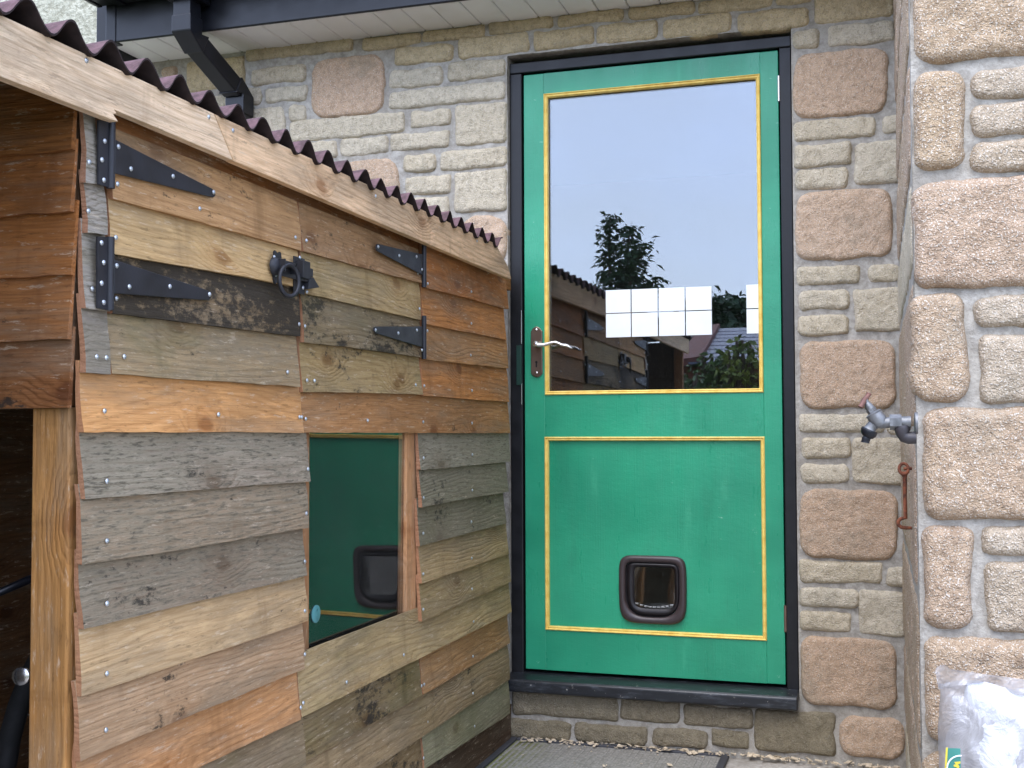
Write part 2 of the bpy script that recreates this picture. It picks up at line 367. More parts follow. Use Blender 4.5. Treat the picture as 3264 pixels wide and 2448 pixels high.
FAR = [ # tile, left, right, top, bottom (measured), kind, corner radius
 (2,-446,240,255,352,'o'),(2,300,680,222,303,'o'),(2,695,1090,172,253,'o'),(2,1112,1535,112,198,'o'),(2,1555,1978,64,148,'o'),
 (2,2010,2440,16,102,'o'),(3,125,598,-25,62,'o'),(3,612,850,-60,18,'o'),(3,870,1378,-75,125,'o'),
 (1,1605,1950,418,532,'c'),(2,-26,450,355,745,'p'),(2,503,892,285,402,'o'),(2,912,1380,218,350,'o'),(2,1405,1790,175,300,'o'),
 (2,1812,2205,135,258,'o'),(3,-108,342,90,222,'o'),(3,372,836,52,185,'o'),
 (2,475,830,433,553,'c'),(2,843,1256,378,503,'c'),(1,1685,1968,548,652,'c'),(1,1530,1665,558,668,'c'),
 (2,478,1256,548,664,'c'),(1,1840,1952,668,778,'c'),(1,1565,1815,685,870,'c'),(2,-160,575,742,880,'c'),(2,610,866,695,808,'c'),
 (2,893,1257,656,922,'c'),(1,1880,2150,905,1025,'c'),(2,163,472,875,993,'c'),(2,488,860,840,960,'c'),(2,570,782,982,1102,'c'),
 (2,805,1257,950,1078,'c'),(2,150,541,1018,1400,'p'),(2,580,872,1125,1243,'c'),(2,895,1257,1086,1352,'c'),(2,620,862,1263,1420,'c'),
 (2,940,1257,1375,1720,'p'),(1,1185,1558,375,575,'o'),(1,1020,1130,415,500,'p'),(1,1330,1515,600,760,'c'),(1,1560,1850,905,1050,'c'),
 (3,724,905,182,303,'c'),(3,958,1387,140,280,'c'),(3,733,1335,318,742,'p'),(3,737,1267,752,893,'c'),(3,1303,1432,728,843,'c'),
 (3,740,1106,915,1060,'c'),(3,1128,1425,892,1175,'c'),(3,742,1085,1070,1210,'c'),(3,750,1370,1215,1660,'p'),
 (6,757,1162,90,220,'c'),(6,1210,1432,82,198,'c'),(6,760,1097,246,380,'c'),(6,1123,1458,230,518,'c'),(6,764,1087,405,545,'c'),
 (6,771,1394,572,1008,'p'),(6,771,1305,1040,1170,'c'),(6,1335,1480,1055,1172,'c'),(6,776,1102,1200,1330,'c'),(6,1113,1495,1196,1498,'c'),
 (6,778,1093,1365,1490,'c'),(9,778,1402,-128,325,'p'),(9,770,1305,332,480,'c'),(9,1333,1470,366,498,'c'),(9,773,1152,506,640,'c'),
 (9,1153,1460,526,818,'c'),(9,776,1110,660,790,'c'),(9,776,1400,826,1270,'p'),
 (8,1262,1945,1175,1345,'d'),(8,1957,2345,1215,1370,'d'),(9,22,468,1262,1408,'d'),(9,480,1006,1297,1572,'d'),(9,1028,1450,1338,1605,'p'),
 (8,1225,1640,1348,1484,'d'),(8,1662,2140,1385,1512,'d'),(8,2160,2525,1415,1535,'d'),(9,200,447,1422,1538,'d')]
MK = {'o': M_olive, 'c': M_cream, 'p': M_pink, 'd': M_dirty}
for tl, a, b, c1, d, kd in FAR:
    x0, x1, z0, z1 = rectY(tl, a, b, c1, d, -.012)
    x1 = min(x1, XFL-.003) if (x0 < XFL-.05 and z0 < ZFT-.02 and z0 > ZSILL) else x1
    big = kd == 'p'
    stone(x0, x1, z0, z1, MK[kd], wl, prot=.014 if big else .010, r=(.06 if x0 < -1.2 else .045) if big else random.uniform(.010, .020),
          edge=.014 if big else .009, rough=.8 if big else .95, cell=.010)

# ------------------------------------------------------------------ near stone wall on the right with its return
wr = thing('stone_wall', 'large pinkish stone wall standing forward at the right, tap on its side', 'wall', (1, YN, 0))
mb = MB()
wall_grid(mb, XR, 2.2, 0, 2.9, lambda u, v: (u, YN+.006*fbm((u*12, v*12, 8))+.003*fbm((u*40, v*40, 4.)), v), .025)
wall_grid(mb, YN, .02, 0, 2.9, lambda u, v: (XR+.002*fbm((u*12, v*12, 3))+.002*fbm((u*40, v*40, 6.)), u, v), .025)
mb.build('mortar', M_mortar, wr, smooth=True, fix=False)
box('wall_core', XR+.03, 2.2, YN+.03, .16, 0, 2.9, M_mortar, wr, 0)
YF = YN-.024
NEAR = [(3,1478,2500,-330,352,'n'),(3,1510,1838,432,1085,'q'),(3,1880,2600,392,595,'m'),(3,1880,2500,636,845,'m'),(3,1880,2600,872,1072,'m'),
 (3,1510,2480,1122,1832,'n'),(6,1490,1862,264,965,'q'),(6,1903,2550,264,480,'m'),(6,1928,2600,520,975,'m'),(6,1528,2500,1000,1728,'n'),
 (9,1488,1895,104,780,'q'),(9,1930,2600,112,325,'m'),(9,1970,2550,356,820,'m'),(9,1545,2500,845,1535,'n'),(9,1500,1960,1580,2250,'q'),(9,2010,2600,1600,2200,'m')]
for tl, a, b, c1, d, kd in NEAR:
    x0, x1, z0, z1 = rectY(tl, a, b, c1, d, YF)
    if kd in 'nq': x0 = XR+random.uniform(-.008, .010)
    stone(x0, x1, z0, z1, M_near2 if kd == 'm' else M_near, wr, base=YN, prot=.022 if kd != 'm' else .018, r=.03 if kd != 'm' else .02,
          edge=.022 if kd != 'm' else .014, cell=.0085, rough=.9 if kd != 'q' else .55, wob=.007, skirt=.05)
zz = 0.03; alt = 0
while zz < 2.8:                                 # stones of the return, seen almost edge-on
    hh = random.choice([.12, .2, .27, .16]); y = YN+.062
    while y < -.05:
        ll = random.choice([.22, .34, .42, .28])
        stone(y, min(y+ll, -.01), zz, zz+hh, M_cream if hh < .18 else M_near, wr, 'X', base=XR, prot=.004, r=.02, edge=.012, cell=.02, rough=.35)
        y += ll+.028
    zz += hh+.03

# ------------------------------------------------------------------ eaves: soffit, fascia, gutter, downpipe, render wall behind
M_upvc = plain('white_upvc', lin(240, 239, 236, .95), .4, var=.03, sc=4)
YE = -.228
ev = thing('house_eaves', 'black fascia board with white ribbed soffit above the stone wall', 'eaves', (-1.2, 0, ZSOF))
x = -2.56
while x < .08:                                   # narrow soffit strips, each with a groove
    mb = MB(); w = .098
    mb.box(x, min(x+w, .066), YE+.004, .02, ZSOF, ZSOF+.012)
    mb.build('soffit_strip', M_upvc, ev, bevel=.003, seg=1)
    x += w+.003
box('soffit_back', -2.56, .066, YE+.004, .02, ZSOF+.014, ZSOF+.02, M_plastic, ev, 0)
XFE = onY(363, 100, YE-.02).x; XTE = onY(333, 100, YE-.02).x; XGE = onY(262, 30, YE-.13).x
box('fascia_board', XFE, .066, YE-.012, YE, ZSOF-.003, ZSOF+.225, M_plastic, ev, .004)
box('fascia_corner_trim', XTE, XFE+.003, YE-.016, YE+.03, ZSOF-.005, ZSOF+.225, M_plastic, ev, .004)
box('soffit_end_board', -2.63, -2.563, YE+.034, .06, ZSOF-.03, ZSOF+.2, M_plastic, ev, .003)
mb = MB(); mb.add([(-2.62, YE-.06, ZSOF+.235), (.066, YE-.06, ZSOF+.235), (.066, 2.0, ZSOF+1.35), (-2.62, 2.0, ZSOF+1.35)], [(0, 1, 2, 3)])
M_tile = plain('roof_tile', lin(92, 70, 60, ALB), .8, var=.3, bump=.4, bsc=40)
r_ = mb.build('shading_roof', M_tile, ev); m_ = r_.modifiers.new('s', 'SOLIDIFY'); m_.thickness = .04  # unseen slab above the eaves, added only for its shading
dxt_ = onY(578, 90, YE-.111).x
gt = thing('gutter', 'black square gutter along the top of the fascia board', 'gutter', (-1.5, YE-.08, ZSOF+.19))
mb = MB(); gx0, gx1, gy0, gy1, gz0, gz1 = XGE, .066, YE-.135, YE-.022, ZSOF+.125, ZSOF+.235
mb.box(gx0, gx1, gy0, gy1, gz0, gz0+.004).box(gx0, gx1, gy0, gy0+.004, gz0+.004, gz1).box(gx0, gx1, gy1-.004, gy1, gz0+.004, gz1)
mb.build('trough', M_plastic, gt, bevel=.0015, seg=1)
box('end_cap', gx0-.022, gx0, gy0-.004, gy1+.004, gz0-.004, gz1+.003, M_plastic, gt, .006)
box('gutter_outlet', dxt_-.055, dxt_+.055, gy0-.006, gy1-.002, gz0-.05, gz1-.01, M_plastic, gt, .006)
for bx_ in (-2.5, -1.75, -.9): box('gutter_bracket', bx_, bx_+.035, gy0-.006, gy1-.001, gz0-.007, gz1+.002, M_plastic, gt, .003)
dp = thing('downpipe', 'black square downpipe with a slanted offset bend back to the stone wall', 'downpipe', (-2.15, -.05, 1.2))
def sqtube(P, w, d, x):
    mb = MB(); V = []; Fc = []; f_ = lambda z: dxt+(dxb-dxt)*min(1, max(0, (zt-z)/(zt-zb)))
    for (y, z, ny, nz) in P:
        for sx, sy in ((-1, -1), (1, -1), (1, 1), (-1, 1)): V.append((f_(z)+sx*w/2, y+sy*ny*d/2, z+sy*nz*d/2))
    for i in range(len(P)-1):
        for j in range(4): Fc.append((i*4+j, i*4+(j+1) % 4, i*4+4+(j+1) % 4, i*4+4+j))
    Fc += [(3, 2, 1, 0), tuple(len(P)*4-4+j for j in range(4))]
    return mb.add(V, Fc)
dx = -2.155; yt_ = YE-.078; yb_ = -.052; zt = ZSOF-.03; zb = 2.205
pa = onY(752, 300, yb_); zb = pa.z-.010; dxt = onY(578, 90, yt_-.033).x; dxb = onY(748, 330, yb_-.033).x
dl = Vector((yb_-yt_, zb-zt)); dn = dl.normalized(); nn = Vector((-dn.y, dn.x))
sqtube([(yt_, ZSOF+.09, 1, 0), (yt_, zt+.012, 1, 0)], .066, .066, dx).build('spigot', M_plastic, dp, bevel=.004)
sqtube([(yt_, zt+.055, 1, 0), (yt_, zt, .98, .05), (yt_+dn.x*.055, zt+dn.y*.055, nn.x, nn.y)], .074, .074, dx).build('elbow', M_plastic, dp, bevel=.004)
sqtube([(yt_+dn.x*.05, zt+dn.y*.05, nn.x, nn.y), (yb_-dn.x*.03, zb-dn.y*.03, nn.x, nn.y)], .064, .064, dx).build('offset_pipe', M_plastic, dp, bevel=.004)
sqtube([(yb_-dn.x*.055, zb-dn.y*.055, nn.x, nn.y), (yb_, zb, .98, .05), (yb_, zb-.07, 1, 0)], .074, .074, dx).build('elbow', M_plastic, dp, bevel=.004)
sqtube([(yb_, zb-.06, 1, 0), (yb_, .05, 1, 0)], .064, .064, dx).build('pipe', M_plastic, dp, bevel=.004)
t = NT('roughcast_render'); c = t.coords(False); n1 = t.noise(c, 38, 4, .65); n2 = t.noise(c, 3, 3)
k = t.mix(t.ramp(n1, .35, .65), lin(164, 161, 142, ALB), lin(200, 197, 178, ALB))
M_rend = t.pbr(k, .95, spec=.1, nrm=t.bump(n1, 1, .02))
rw = thing('rendered_wall', 'cream roughcast wall of the neighbouring house at the top left', 'wall', (-5, 1.7, 0))
box('render', -9, -2.3, 1.6, 1.9, 0, 6, M_rend, rw, 0)

# ------------------------------------------------------------------ room behind the door
rm = MB(); rm.box(-2.3, .9, .19, 3.2, .1, 2.5)
o = rm.build('room_interior', M_void, fix=False); tag(o, kind='structure')
# open the side of the room that meets the doorway
b_ = bmesh.new(); b_.from_mesh(o.data)
bmesh.ops.delete(b_, geom=[f for f in b_.faces if all(v.co.y < -1 for v in f.verts)], context='FACES'); b_.to_mesh(o.data); b_.free()
mb = MB().box(-2.3, XFL-.02, .185, .19, .1, 2.5).box(XFR+.02, .9, .185, .19, .1, 2.5).box(XFL-.02, XFR+.02, .185, .19, ZFT+.03, 2.5)
tag(mb.build('room_front_wall', M_void), kind='structure')

# ------------------------------------------------------------------ door frame
df = thing('door_frame', 'black painted wooden door frame with a projecting black sill', 'door frame', (-.7, .05, ZSILL))
FY0, FY1, DY = .020, .12, .026
def _av(f, *q): return sum(f(onY(*p, DY)) for p in q)/len(q)
DXL = _av(lambda p: p.x, (1670, 234), (1675, 2133)); DXR = _av(lambda p: p.x, (2480, 167), (2504, 2181))
DZT = _av(lambda p: p.z, (1669, 234), (2480, 167)); DZB = _av(lambda p: p.z, (1675, 2133), (2504, 2181))
ZHT = _av(lambda p: p.z, (1628, 206), (2523, 114))
box('jamb', XFL+.002, DXL-.006, FY0, FY1, ZSILL+.02, DZT+.0055, M_blackpaint, df, .003)
box('jamb', DXR+.004, XFR-.002, FY0, FY1, ZSILL+.02, DZT+.0055, M_blackpaint, df, .003)
box('head', XFL+.002, XFR-.002, FY0-.002, FY1, DZT+.006, ZHT, M_blackpaint, df, .003)
sa = onY(1600, 2205, -.055); sb = onY(2543, 2262, -.055)
mb = MB(); zt_ = DZB-.012
mb.prism([(-1.178, -.055, sa.z+.004), (-1.178, -.055, sa.z+.036), (-1.178, -.048, sa.z+.042), (-1.178, .02, zt_+.001), (-1.178, .16, zt_+.004), (-1.178, .16, sa.z), (-1.178, -.045, sa.z)], (sb.x+1.178, 0, 0))
t = NT('worn_black_sill'); c = t.coords(False)
k = t.mix(t.ramp(t.noise(t.scale(c, (3, 12, 12)), 5, 5, .7), .5, .75, 0, .35), lin(30, 32, 36), lin(110, 116, 124))
k = t.mix(t.ramp(t.noise(c, 90, 3, .7), .66, .74, 0, .7), k, lin(190, 186, 176))
M_sill = t.pbr(k, .38, spec=.5, nrm=t.bump(t.noise(c, 50, 3), .15, .003))
mb.build('sill', M_sill, df, bevel=.004)
for z0, z1 in ((1.29, 1.40), (1.09, 1.16)): box('strike_edge', DXL-.010, DXL-.0065, .014, .022, z0, z1, M_chrome, df, .0005)
box('strike_plate', DXL-.024, DXL-.007, .010, .0195, 1.155, 1.285, plain('dark_green_metal', lin(40, 70, 60), .4, metal=.3), df, .001)

# ------------------------------------------------------------------ green door
t = NT('green_gloss_paint'); c = t.coords(False)
n1 = t.noise(t.scale(c, (1, 1, .25)), 14, 4, .6); n2 = t.noise(c, 2.2, 3)
G0 = lin(34, 140, 104, .93); G1 = lin(46, 158, 118, .93)
k = t.mix(t.ramp(n2, .35, .65), G0, G1)
k = t.mix(t.ramp(n1, .62, .78, 0, .25), k, lin(80, 180, 140))
sc = t.noise(t.scale(c, (26, 26, 60)), 1, 5, .75)
gate = t.ramp(t.noise(c, 4.5, 3), .48, .60)
k = t.mix(t.math('MULTIPLY', t.ramp(sc, .66, .71, 0, .8), gate), k, lin(170, 215, 190))
k = t.mix(t.math('MULTIPLY', t.ramp(t.noise(c, 70, 4, .7), .71, .74, 0, .7), gate), k, lin(24, 84, 60))
k = t.mix(t.ramp(t.noise(c, 130, 3, .8), .69, .75, 0, .6), k, lin(150, 140, 110))
k = t.mix(t.ramp(t.noise(t.scale(c, (9, 9, 3)), 1, 5, .7), .50, .74, 0, .30), k, lin(36, 112, 84))
br = t.noise(t.scale(c, (240, 240, 5)), 1, 3, .6)
M_green = t.pbr(k, t.ramp(n1, .3, .7, .26, .40), spec=.5, nrm=t.bump(t.math('ADD', br, t.math('MULTIPLY', sc, 2.0)), .22, .002))
t = NT('yellow_paint'); c = t.coords(False)
k = t.mix(t.ramp(t.noise(t.scale(c, (9, 9, 9)), 3, 4, .7), .35, .7), lin(246, 216, 122, .92), lin(228, 188, 88, .92))
M_yel = t.pbr(k, .42, spec=.45)
dr = thing('green_door', 'green half glazed door with yellow beading and a brown cat flap', 'door', (-.7, .03, .22))
gx0 = onY(*T(2, 1500, 1100), DY).x; gx1 = onY(*T(3, 500, 1200), DY).x
gzt = (onY(*T(2, 1500, 615), DY).z+onY(*T(3, 490, 512), DY).z)/2
gzb = (onY(*T(5, 1500, 893), DY).z+onY(*T(6, 515, 885), DY).z)/2
lzt = (onY(*T(5, 1505, 1217), DY).z+onY(*T(6, 527, 1217), DY).z)/2
lzb = (onY(*T(8, 1507, 748), DY).z+onY(*T(9, 530, 815), DY).z)/2
lx0, lx1 = onY(*T(8, 1507, 200), DY).x, onY(*T(9, 530, 200), DY).x
BW = .0125                                       # width of the beading
ix0, ix1 = min(gx0, lx0)-BW*.9, max(gx1, lx1)+BW*.9
box('stile', DXL, ix0, DY, DY+.044, DZB, DZT, M_green, dr, .002)
box('stile', ix1, DXR, DY, DY+.044, DZB, DZT, M_green, dr, .002)
box('rail', ix0, ix1, DY+.0006, DY+.0434, gzt+BW*.9, DZT, M_green, dr, .0006)
box('rail', ix0, ix1, DY+.0006, DY+.0434, lzt+BW*.9, gzb-BW*.9, M_green, dr, .0006)
box('rail', ix0, ix1, DY+.0006, DY+.0434, DZB, lzb-BW*.9, M_green, dr, .0006)
box('panel', ix0, ix1, DY+.012, DY+.030, lzb-BW*.9, lzt+BW*.9, M_green, dr, 0)
def beads(x0, x1, z0, z1, dpt):
    for (ax, az, bx, bz, ox, oz) in ((x0, z0, x0, z1, -1, 0), (x1, z0, x1, z1, 1, 0), (x0, z0, x1, z0, 0, -1), (x0, z1, x1, z1, 0, 1)):
        V = []; Fc = []
        prof = [(0, dpt), (0, .003), (.25, -.002), (.45, -.0005), (.55, -.0005), (.8, -.005), (1.0, -.003), (1.06, .0), (1.06, dpt)]
        for (px_, pz_, e) in ((ax, az, 0), (bx, bz, 1)):
            for q, dd in prof:
                d = q*BW
                if ox: V.append((px_+ox*d, DY+dd, pz_+(d if e else -d)))
                else: V.append((px_+(d if e else -d), DY+dd, pz_+oz*d))
        n = len(prof)
        for i in range(n): Fc.append((i, (i+1) % n, n+(i+1) % n, n+i))
        Fc += [tuple(range(n)), tuple(range(2*n-1, n-1, -1))]
        mesh('bead', V, Fc, M_yel, dr)
beads(gx0, gx1, gzb, gzt, .014); beads(lx0, lx1, lzb, lzt, .0115)
M_glass = glassmat('door_glass', 2.1, refl=(.86, .93, 1, 1), dust=.006)
box('glass_pane', ix0+.002, ix1-.002, DY+.016, DY+.022, gzb-BW*.8, gzt+BW*.8, M_glass, dr, 0)
M_film = plain('white_frosted_film', (.74, .76, .73, 1), .15, spec=.6, var=.02)
def cropg(x, y): return (1700+x*760/2067, 650+y*760/2067)
YG = DY+.0142
cols = [(623, 837), (846, 1070), (1081, 1304), (1314, 1537), (1838, 2062)]
for a, b in cols:
    for (t0, t1) in ((0, 1), (1, 2)):
        p0 = onY(*cropg(a, 0), YG).x; p1 = onY(*cropg(b, 0), YG).x
        if a > 1800: p1 = min(p1, ix1-.004)
        zt0 = onY(*cropg(1190, 727), YG).z; zm = onY(*cropg(1190, 932), YG).z; zb0 = onY(*cropg(1190, 1143), YG).z
        z1, z0 = (zt0, zm+.0015) if t0 == 0 else (zm-.0015, zb0)
        box('frosted_square', p0, p1, YG, YG+.001, z0, z1, M_film, dr, 0)
# handle
hd = None
def croph(x, y): return (1650+x*210/1452, 1000+y*210/1452)
def hp(x, y, yy=DY): return onY(*croph(x, y), yy)
pl_px = [(300, 385), (318, 372), (345, 325), (380, 298), (425, 285), (470, 298), (505, 325), (535, 368), (552, 378), (557, 1320), (540, 1335), (510, 1370), (470, 1395), (430, 1402), (385, 1392), (345, 1365), (320, 1335), (303, 1322)]
P = [hp(*q) for q in pl_px]
plate = MB().prism([(p.x, DY-.007, p.z) for p in P], (0, .0068, 0)).build('handle_plate', M_bronze, dr, bevel=.002)
for sx, sz in ((425, 352), (432, 1300)):
    q = hp(sx, sz); MB().lathe((q.x, DY-.006, q.z), (0, -1, 0), [(0, .0045), (.002, .0045), (.0026, .003), (.0026, 0)], 12).build('screw', M_chrome, plate, smooth=True)
q = hp(425, 1070); kb = MB()
kb.lathe((q.x, DY-.0065, q.z), (0, -1, 0), [(0, .0042), (.0008, .0042), (.0008, 0)], 14)
kb.box(q.x-.0026, q.x+.0026, DY-.0073, DY-.0065, q.z-.017, q.z)
kb.build('keyhole', plain('keyhole_black', (.004, .004, .004, 1), .8), plate)
a0 = hp(385, 668, DY-.045); lv = MB()
cx_ = a0.x+.002
lv.lathe((cx_, DY-.006, a0.z), (0, -1, 0), [(0, .012), (.004, .0115), (.008, .009), (.036, .009), (.044, .0105), (.048, .0085), (.050, 0)], 18)
pth = [(440, 690), (560, 690), (660, 665), (760, 637), (830, 632), (900, 655), (960, 688), (1030, 700), (1100, 712), (1160, 745), (1205, 762)]
pts = []
for i, q in enumerate(pth):
    w = onY(*croph(*q), DY-.046+.010*i/10); pts.append(w)
lv.tube(pts, [.0085, .0068, .0058, .0054, .0056, .0054, .005, .005, .0048, .004, .0022], 12)
lv.build('handle_lever', M_chrome, plate, smooth='auto')
for z in (onY(*T(3, 644, 570), DY).z, onY(*T(9, 682, 700), DY).z):
    MB().tube([(DXR+.002, DY-.004, z-.04), (DXR+.002, DY-.004, z+.04)], .0045, 10).build('hinge_knuckle', M_chrome if z > 1 else plain('dull_hinge', lin(120, 96, 84), .5, metal=.5), dr, smooth='auto')
# cat flap
M_brown = plain('brown_plastic', lin(60, 50, 50), .38, spec=.45, var=.08)
M_brown2 = plain('black_brown_plastic', lin(26, 22, 24), .4, spec=.4, var=.08)
def cropc(x, y): return (1940+x*280/1659, 1740+y*280/1659)
PYL = DY+.012
def cp(x, y, yy=PYL): return onY(*cropc(x, y), yy)
c0 = cp(835, 825); hw = (cp(1470, 825).x-cp(195, 825).x)/2; hh = (cp(835, 178).z-cp(835, 1465).z)/2
def sup(w, h, r1, r2, n=48, bot=0.0):            # rounded square with a bowed lower edge
    P = []
    for k_ in range(n):
        th = 2*math.pi*k_/n; e = r1 if math.sin(th) > 0 else r2
        cth, sth = math.cos(th), math.sin(th)
        x_ = w*math.copysign(abs(cth)**(2/e), cth); z_ = h*math.copysign(abs(sth)**(2/e), sth)
        x_ *= 1-.03*(z_/h)**2*(1 if z_ < 0 else .5)
        P.append((x_, z_))
    return P
def ringmesh(name, A, B, prof, mat, par):        # prof: (blend 0..1 from A to B, y)
    V = []; Fc = []; n = len(A)
    for f, y in prof:
        for (ax, az), (bx, bz) in zip(A, B): V.append((c0.x+ax+(bx-ax)*f, y, c0.z+az+(bz-az)*f))
    for i in range(len(prof)-1):
        for j in range(n): Fc.append((i*n+j, i*n+(j+1) % n, (i+1)*n+(j+1) % n, (i+1)*n+j))
    return mesh(name, V, Fc, mat, par, smooth=True)
A = sup(hw, hh, 7, 5.0); B = sup(hw*.80, hh*.80, 9, 3.2)
cf = ringmesh('cat_flap', A, B, [(0, PYL), (0, PYL-.008), (.08, PYL-.013), (.3, PYL-.0165), (.6, PYL-.0165), (.88, PYL-.014), (.97, PYL-.011), (1.0, PYL-.008), (1.0, PYL-.0005)], M_brown, dr)
tag(cf, 'brown plastic cat flap with a clear swinging flap')
C_ = sup(hw*.795, hh*.795, 9, 3.2); D_ = sup(hw*.60, hh*.60, 12, 6)
D_ = [(x_+hw*.06, z_+hh*.06) for x_, z_ in D_]
ringmesh('tunnel', C_, D_, [(0, PYL-.003), (.2, PYL-.003), (.22, PYL-.011), (.6, PYL-.010), (.9, PYL-.007), (1, PYL-.005), (1, PYL-.001)], M_brown2, cf)
E_ = [(x_*1.0, z_) for x_, z_ in sup(hw*.595, hh*.595, 14, 7)]; E_ = [(x_+hw*.06, z_+hh*.06) for x_, z_ in E_]
MB().prism([(c0.x+x_, PYL-.0065, c0.z+z_) for x_, z_ in E_], (0, .003, 0)).build('flap', glassmat('clear_flap', 2.0, rough=.03, tint=(.75, .74, .7, 1), wob=.6), cf)
MB().prism([(c0.x+x_, PYL-.0025, c0.z+z_) for x_, z_ in E_], (0, .002, 0)).build('flap_backing', plain('grey_backing', lin(74, 76, 72), .5, var=.2), cf)
mb = MB(); zl = c0.z-hh*.60+hh*.06
for q in range(9):
    xx = c0.x+hw*.06+hw*.56*(q-4)/4.4; mb.box(xx-.006, xx+.005, PYL-.011, PYL-.0066, zl+.002+abs(q-4)**2*.0006, zl+.006+abs(q-4)**2*.0006)
mb.build('flap_seal', glassmat('flap_seal', 1.9, rough=.15, tint=(.8, .8, .8, 1), dust=.4), cf, bevel=.001)

# ------------------------------------------------------------------ timber shed
sh = thing('timber_shed', 'low timber store clad in overlapping boards under a corrugated roof', 'shed', (XS-.5, -1.2, 0))
XF = XS+.022                                     # plane of the board faces
def board(xl, yl, xr, yr, tl, tr, mat, parent, name='board', front=.020, ragged=.003, inset=0.0):
    """board on the shed front: lower edge from pixel (xl,yl) to (xr,yr), upper edge tl/tr = heights in metres"""
    a = onX(xl, yl, XF); b = onX(xr, yr, XF)
    if xl < 300: a.y = YC+.008+random.uniform(-.003, .003)
    return board3(a.y, a.z, b.y, b.z, tl, tr, mat, parent, name, front, ragged, inset)
def board3(y0, z0, y1, z1, t0, t1, mat, parent, name='board', front=.020, ragged=.003, inset=0.0):
    L = abs(y1-y0); n = max(6, int(L/.03)); m = 5; V = []; Fc = []; sd = random.random()*90
    cup = random.uniform(-.003, .003)
    for side in (0, 1):
        for i in range(n+1):
            f = i/n; y = y0+(y1-y0)*f; zb = z0+(z1-z0)*f; zt = t0+(t1-t0)*f
            zb += ragged*.55*fbm((y*4, sd, .5))+ragged*.4*fbm((y*55, sd, 1.5), 2)
            for j in range(m+1):
                g = j/m; z = zb+(zt-zb)*g
                fx = front*(1-g)+.0085*g + cup*math.sin(math.pi*g) + .0016*fbm((y*5, z*8, sd)) + .004*fbm((y*1.3, sd, 7))*(1-g)
                x = XS-inset+(fx if side == 0 else fx-.011*(1-g)-.006*g)
                e = 0.0
                if i in (0, n): e = .0025*fbm((z*60, sd, i), 2)*(1 if i else -1)
                V.append((x, y+e, z))
    k = (n+1)*(m+1)
    for i in range(n):
        for j in range(m):
            a = i*(m+1)+j; Fc.append((a, a+1, a+m+2, a+m+1)); Fc.append((k+a, k+a+m+1, k+a+m+2, k+a+1))
        a = i*(m+1); Fc.append((a, a+m+1, k+a+m+1, k+a)); a = i*(m+1)+m; Fc.append((a, k+a, k+a+m+1, a+m+1))
    for j in range(m):
        a = j; Fc.append((a, k+a, k+a+1, a+1)); a = n*(m+1)+j; Fc.append((a, a+1, k+a+1, k+a))
    return mesh(name, V, Fc, mat, parent, smooth='auto', angle=35)
_scr = None
def screw(y, z, x, parent, r=.0042):
    global _scr
    if _scr is None:
        o = MB().lathe((0, 0, 0), (1, 0, 0), [(0, r), (.0012, r), (.0024, r*.7), (.0026, r*.35), (.0016, r*.3), (.0016, 0)], 10).build('screw', M_zinc, parent, smooth=True, origin=Vector((0, 0, 0)))
        _scr = o.data; WL[o.name] = Vector((x, y, z)); o.location = Vector((x, y, z))-wloc(parent); return o
    o = bpy.data.objects.new('screw', _scr); link(o, parent, (x, y, z)); return o
def screws(pxs, xl, yl, xr, yr, parent, up=.028, x=None):
    for p in pxs:
        f = (p-xl)/(xr-xl); q = onX(p, yl+(yr-yl)*f, XF); screw(q.y, q.z+up, (XS+.0190) if x is None else x, parent)
def column(rows, top, parent, ov=.022, inset=0.0, name='board'):
    """rows: (xl, yl, xr, yr, material, screw pixels); top: heights of the first board's upper edge"""
    tl, tr = top
    for xl, yl, xr, yr, mt, sc in rows:
        o = board(xl, yl, xr, yr, tl, tr, mt, parent, name, inset=inset)
        screws(sc, xl, yl, xr, yr, o if parent is sh else parent, random.uniform(.022, .032))
        tl = onX(xl, yl, XF).z+ov; tr = onX(xr, yr, XF).z+ov
ZFB, ZFT2 = 1.497, 1.578                         # lower and upper edge of the roof fascia
W_ = wood
fresh = dict(dark=.55, con=.6)
# short grey boards on the corner post beside the left hatch
gA = W_(170, 162, 152, grey=.65, dark=.6); gB = W_(186, 160, 134, grey=.5, dark=.6)
column([(258, 575, 318, 588, gA, [288]), (259, 735, 347, 749, gA, [285]), (263, 978, 355, 990, gA, [298]), (271, 1187, 355, 1193, W_(140, 130, 120, grey=.5), [312, 343])], (ZFB+.01, ZFB+.01), sh)
# left hatch door
zc_ = onX(660, 1210, XF).z
def hatch(px0, px1, label):
    a = onX(px0, 800, XF); b = onX(px1, 800, XF)
    o = box('hatch_door', XS-.022, XS-.001, a.y+.006, b.y-.006, onX(px0, 1180 if px0 < 500 else 1240, XF).z+.02, ZFB-.035, W_(150, 108, 66, dark=.6), sh, 0)
    tag(o, label); return o
hl = hatch(363, 962, 'left hatch door of the shed on long black strap hinges')
column([(363, 629, 964, 798, W_(196, 152, 104, dark=.6, con=.55, black=.12), [378, 640, 945]),
        (363, 806, 962, 916, W_(206, 170, 118, dark=.7, con=.35, green=.25), [373, 955]),
        (361, 999, 962, 1072, W_(138, 116, 86, dark=.55, black=.92), [375, 957]),
        (358, 1190, 960, 1233, W_(168, 142, 104, grey=.25, green=.45, black=.28, dark=.6), [400, 920])], (ZFB-.012, ZFB-.015), hl)
hr = hatch(970, 1347, 'right hatch door of the shed on short black strap hinges')
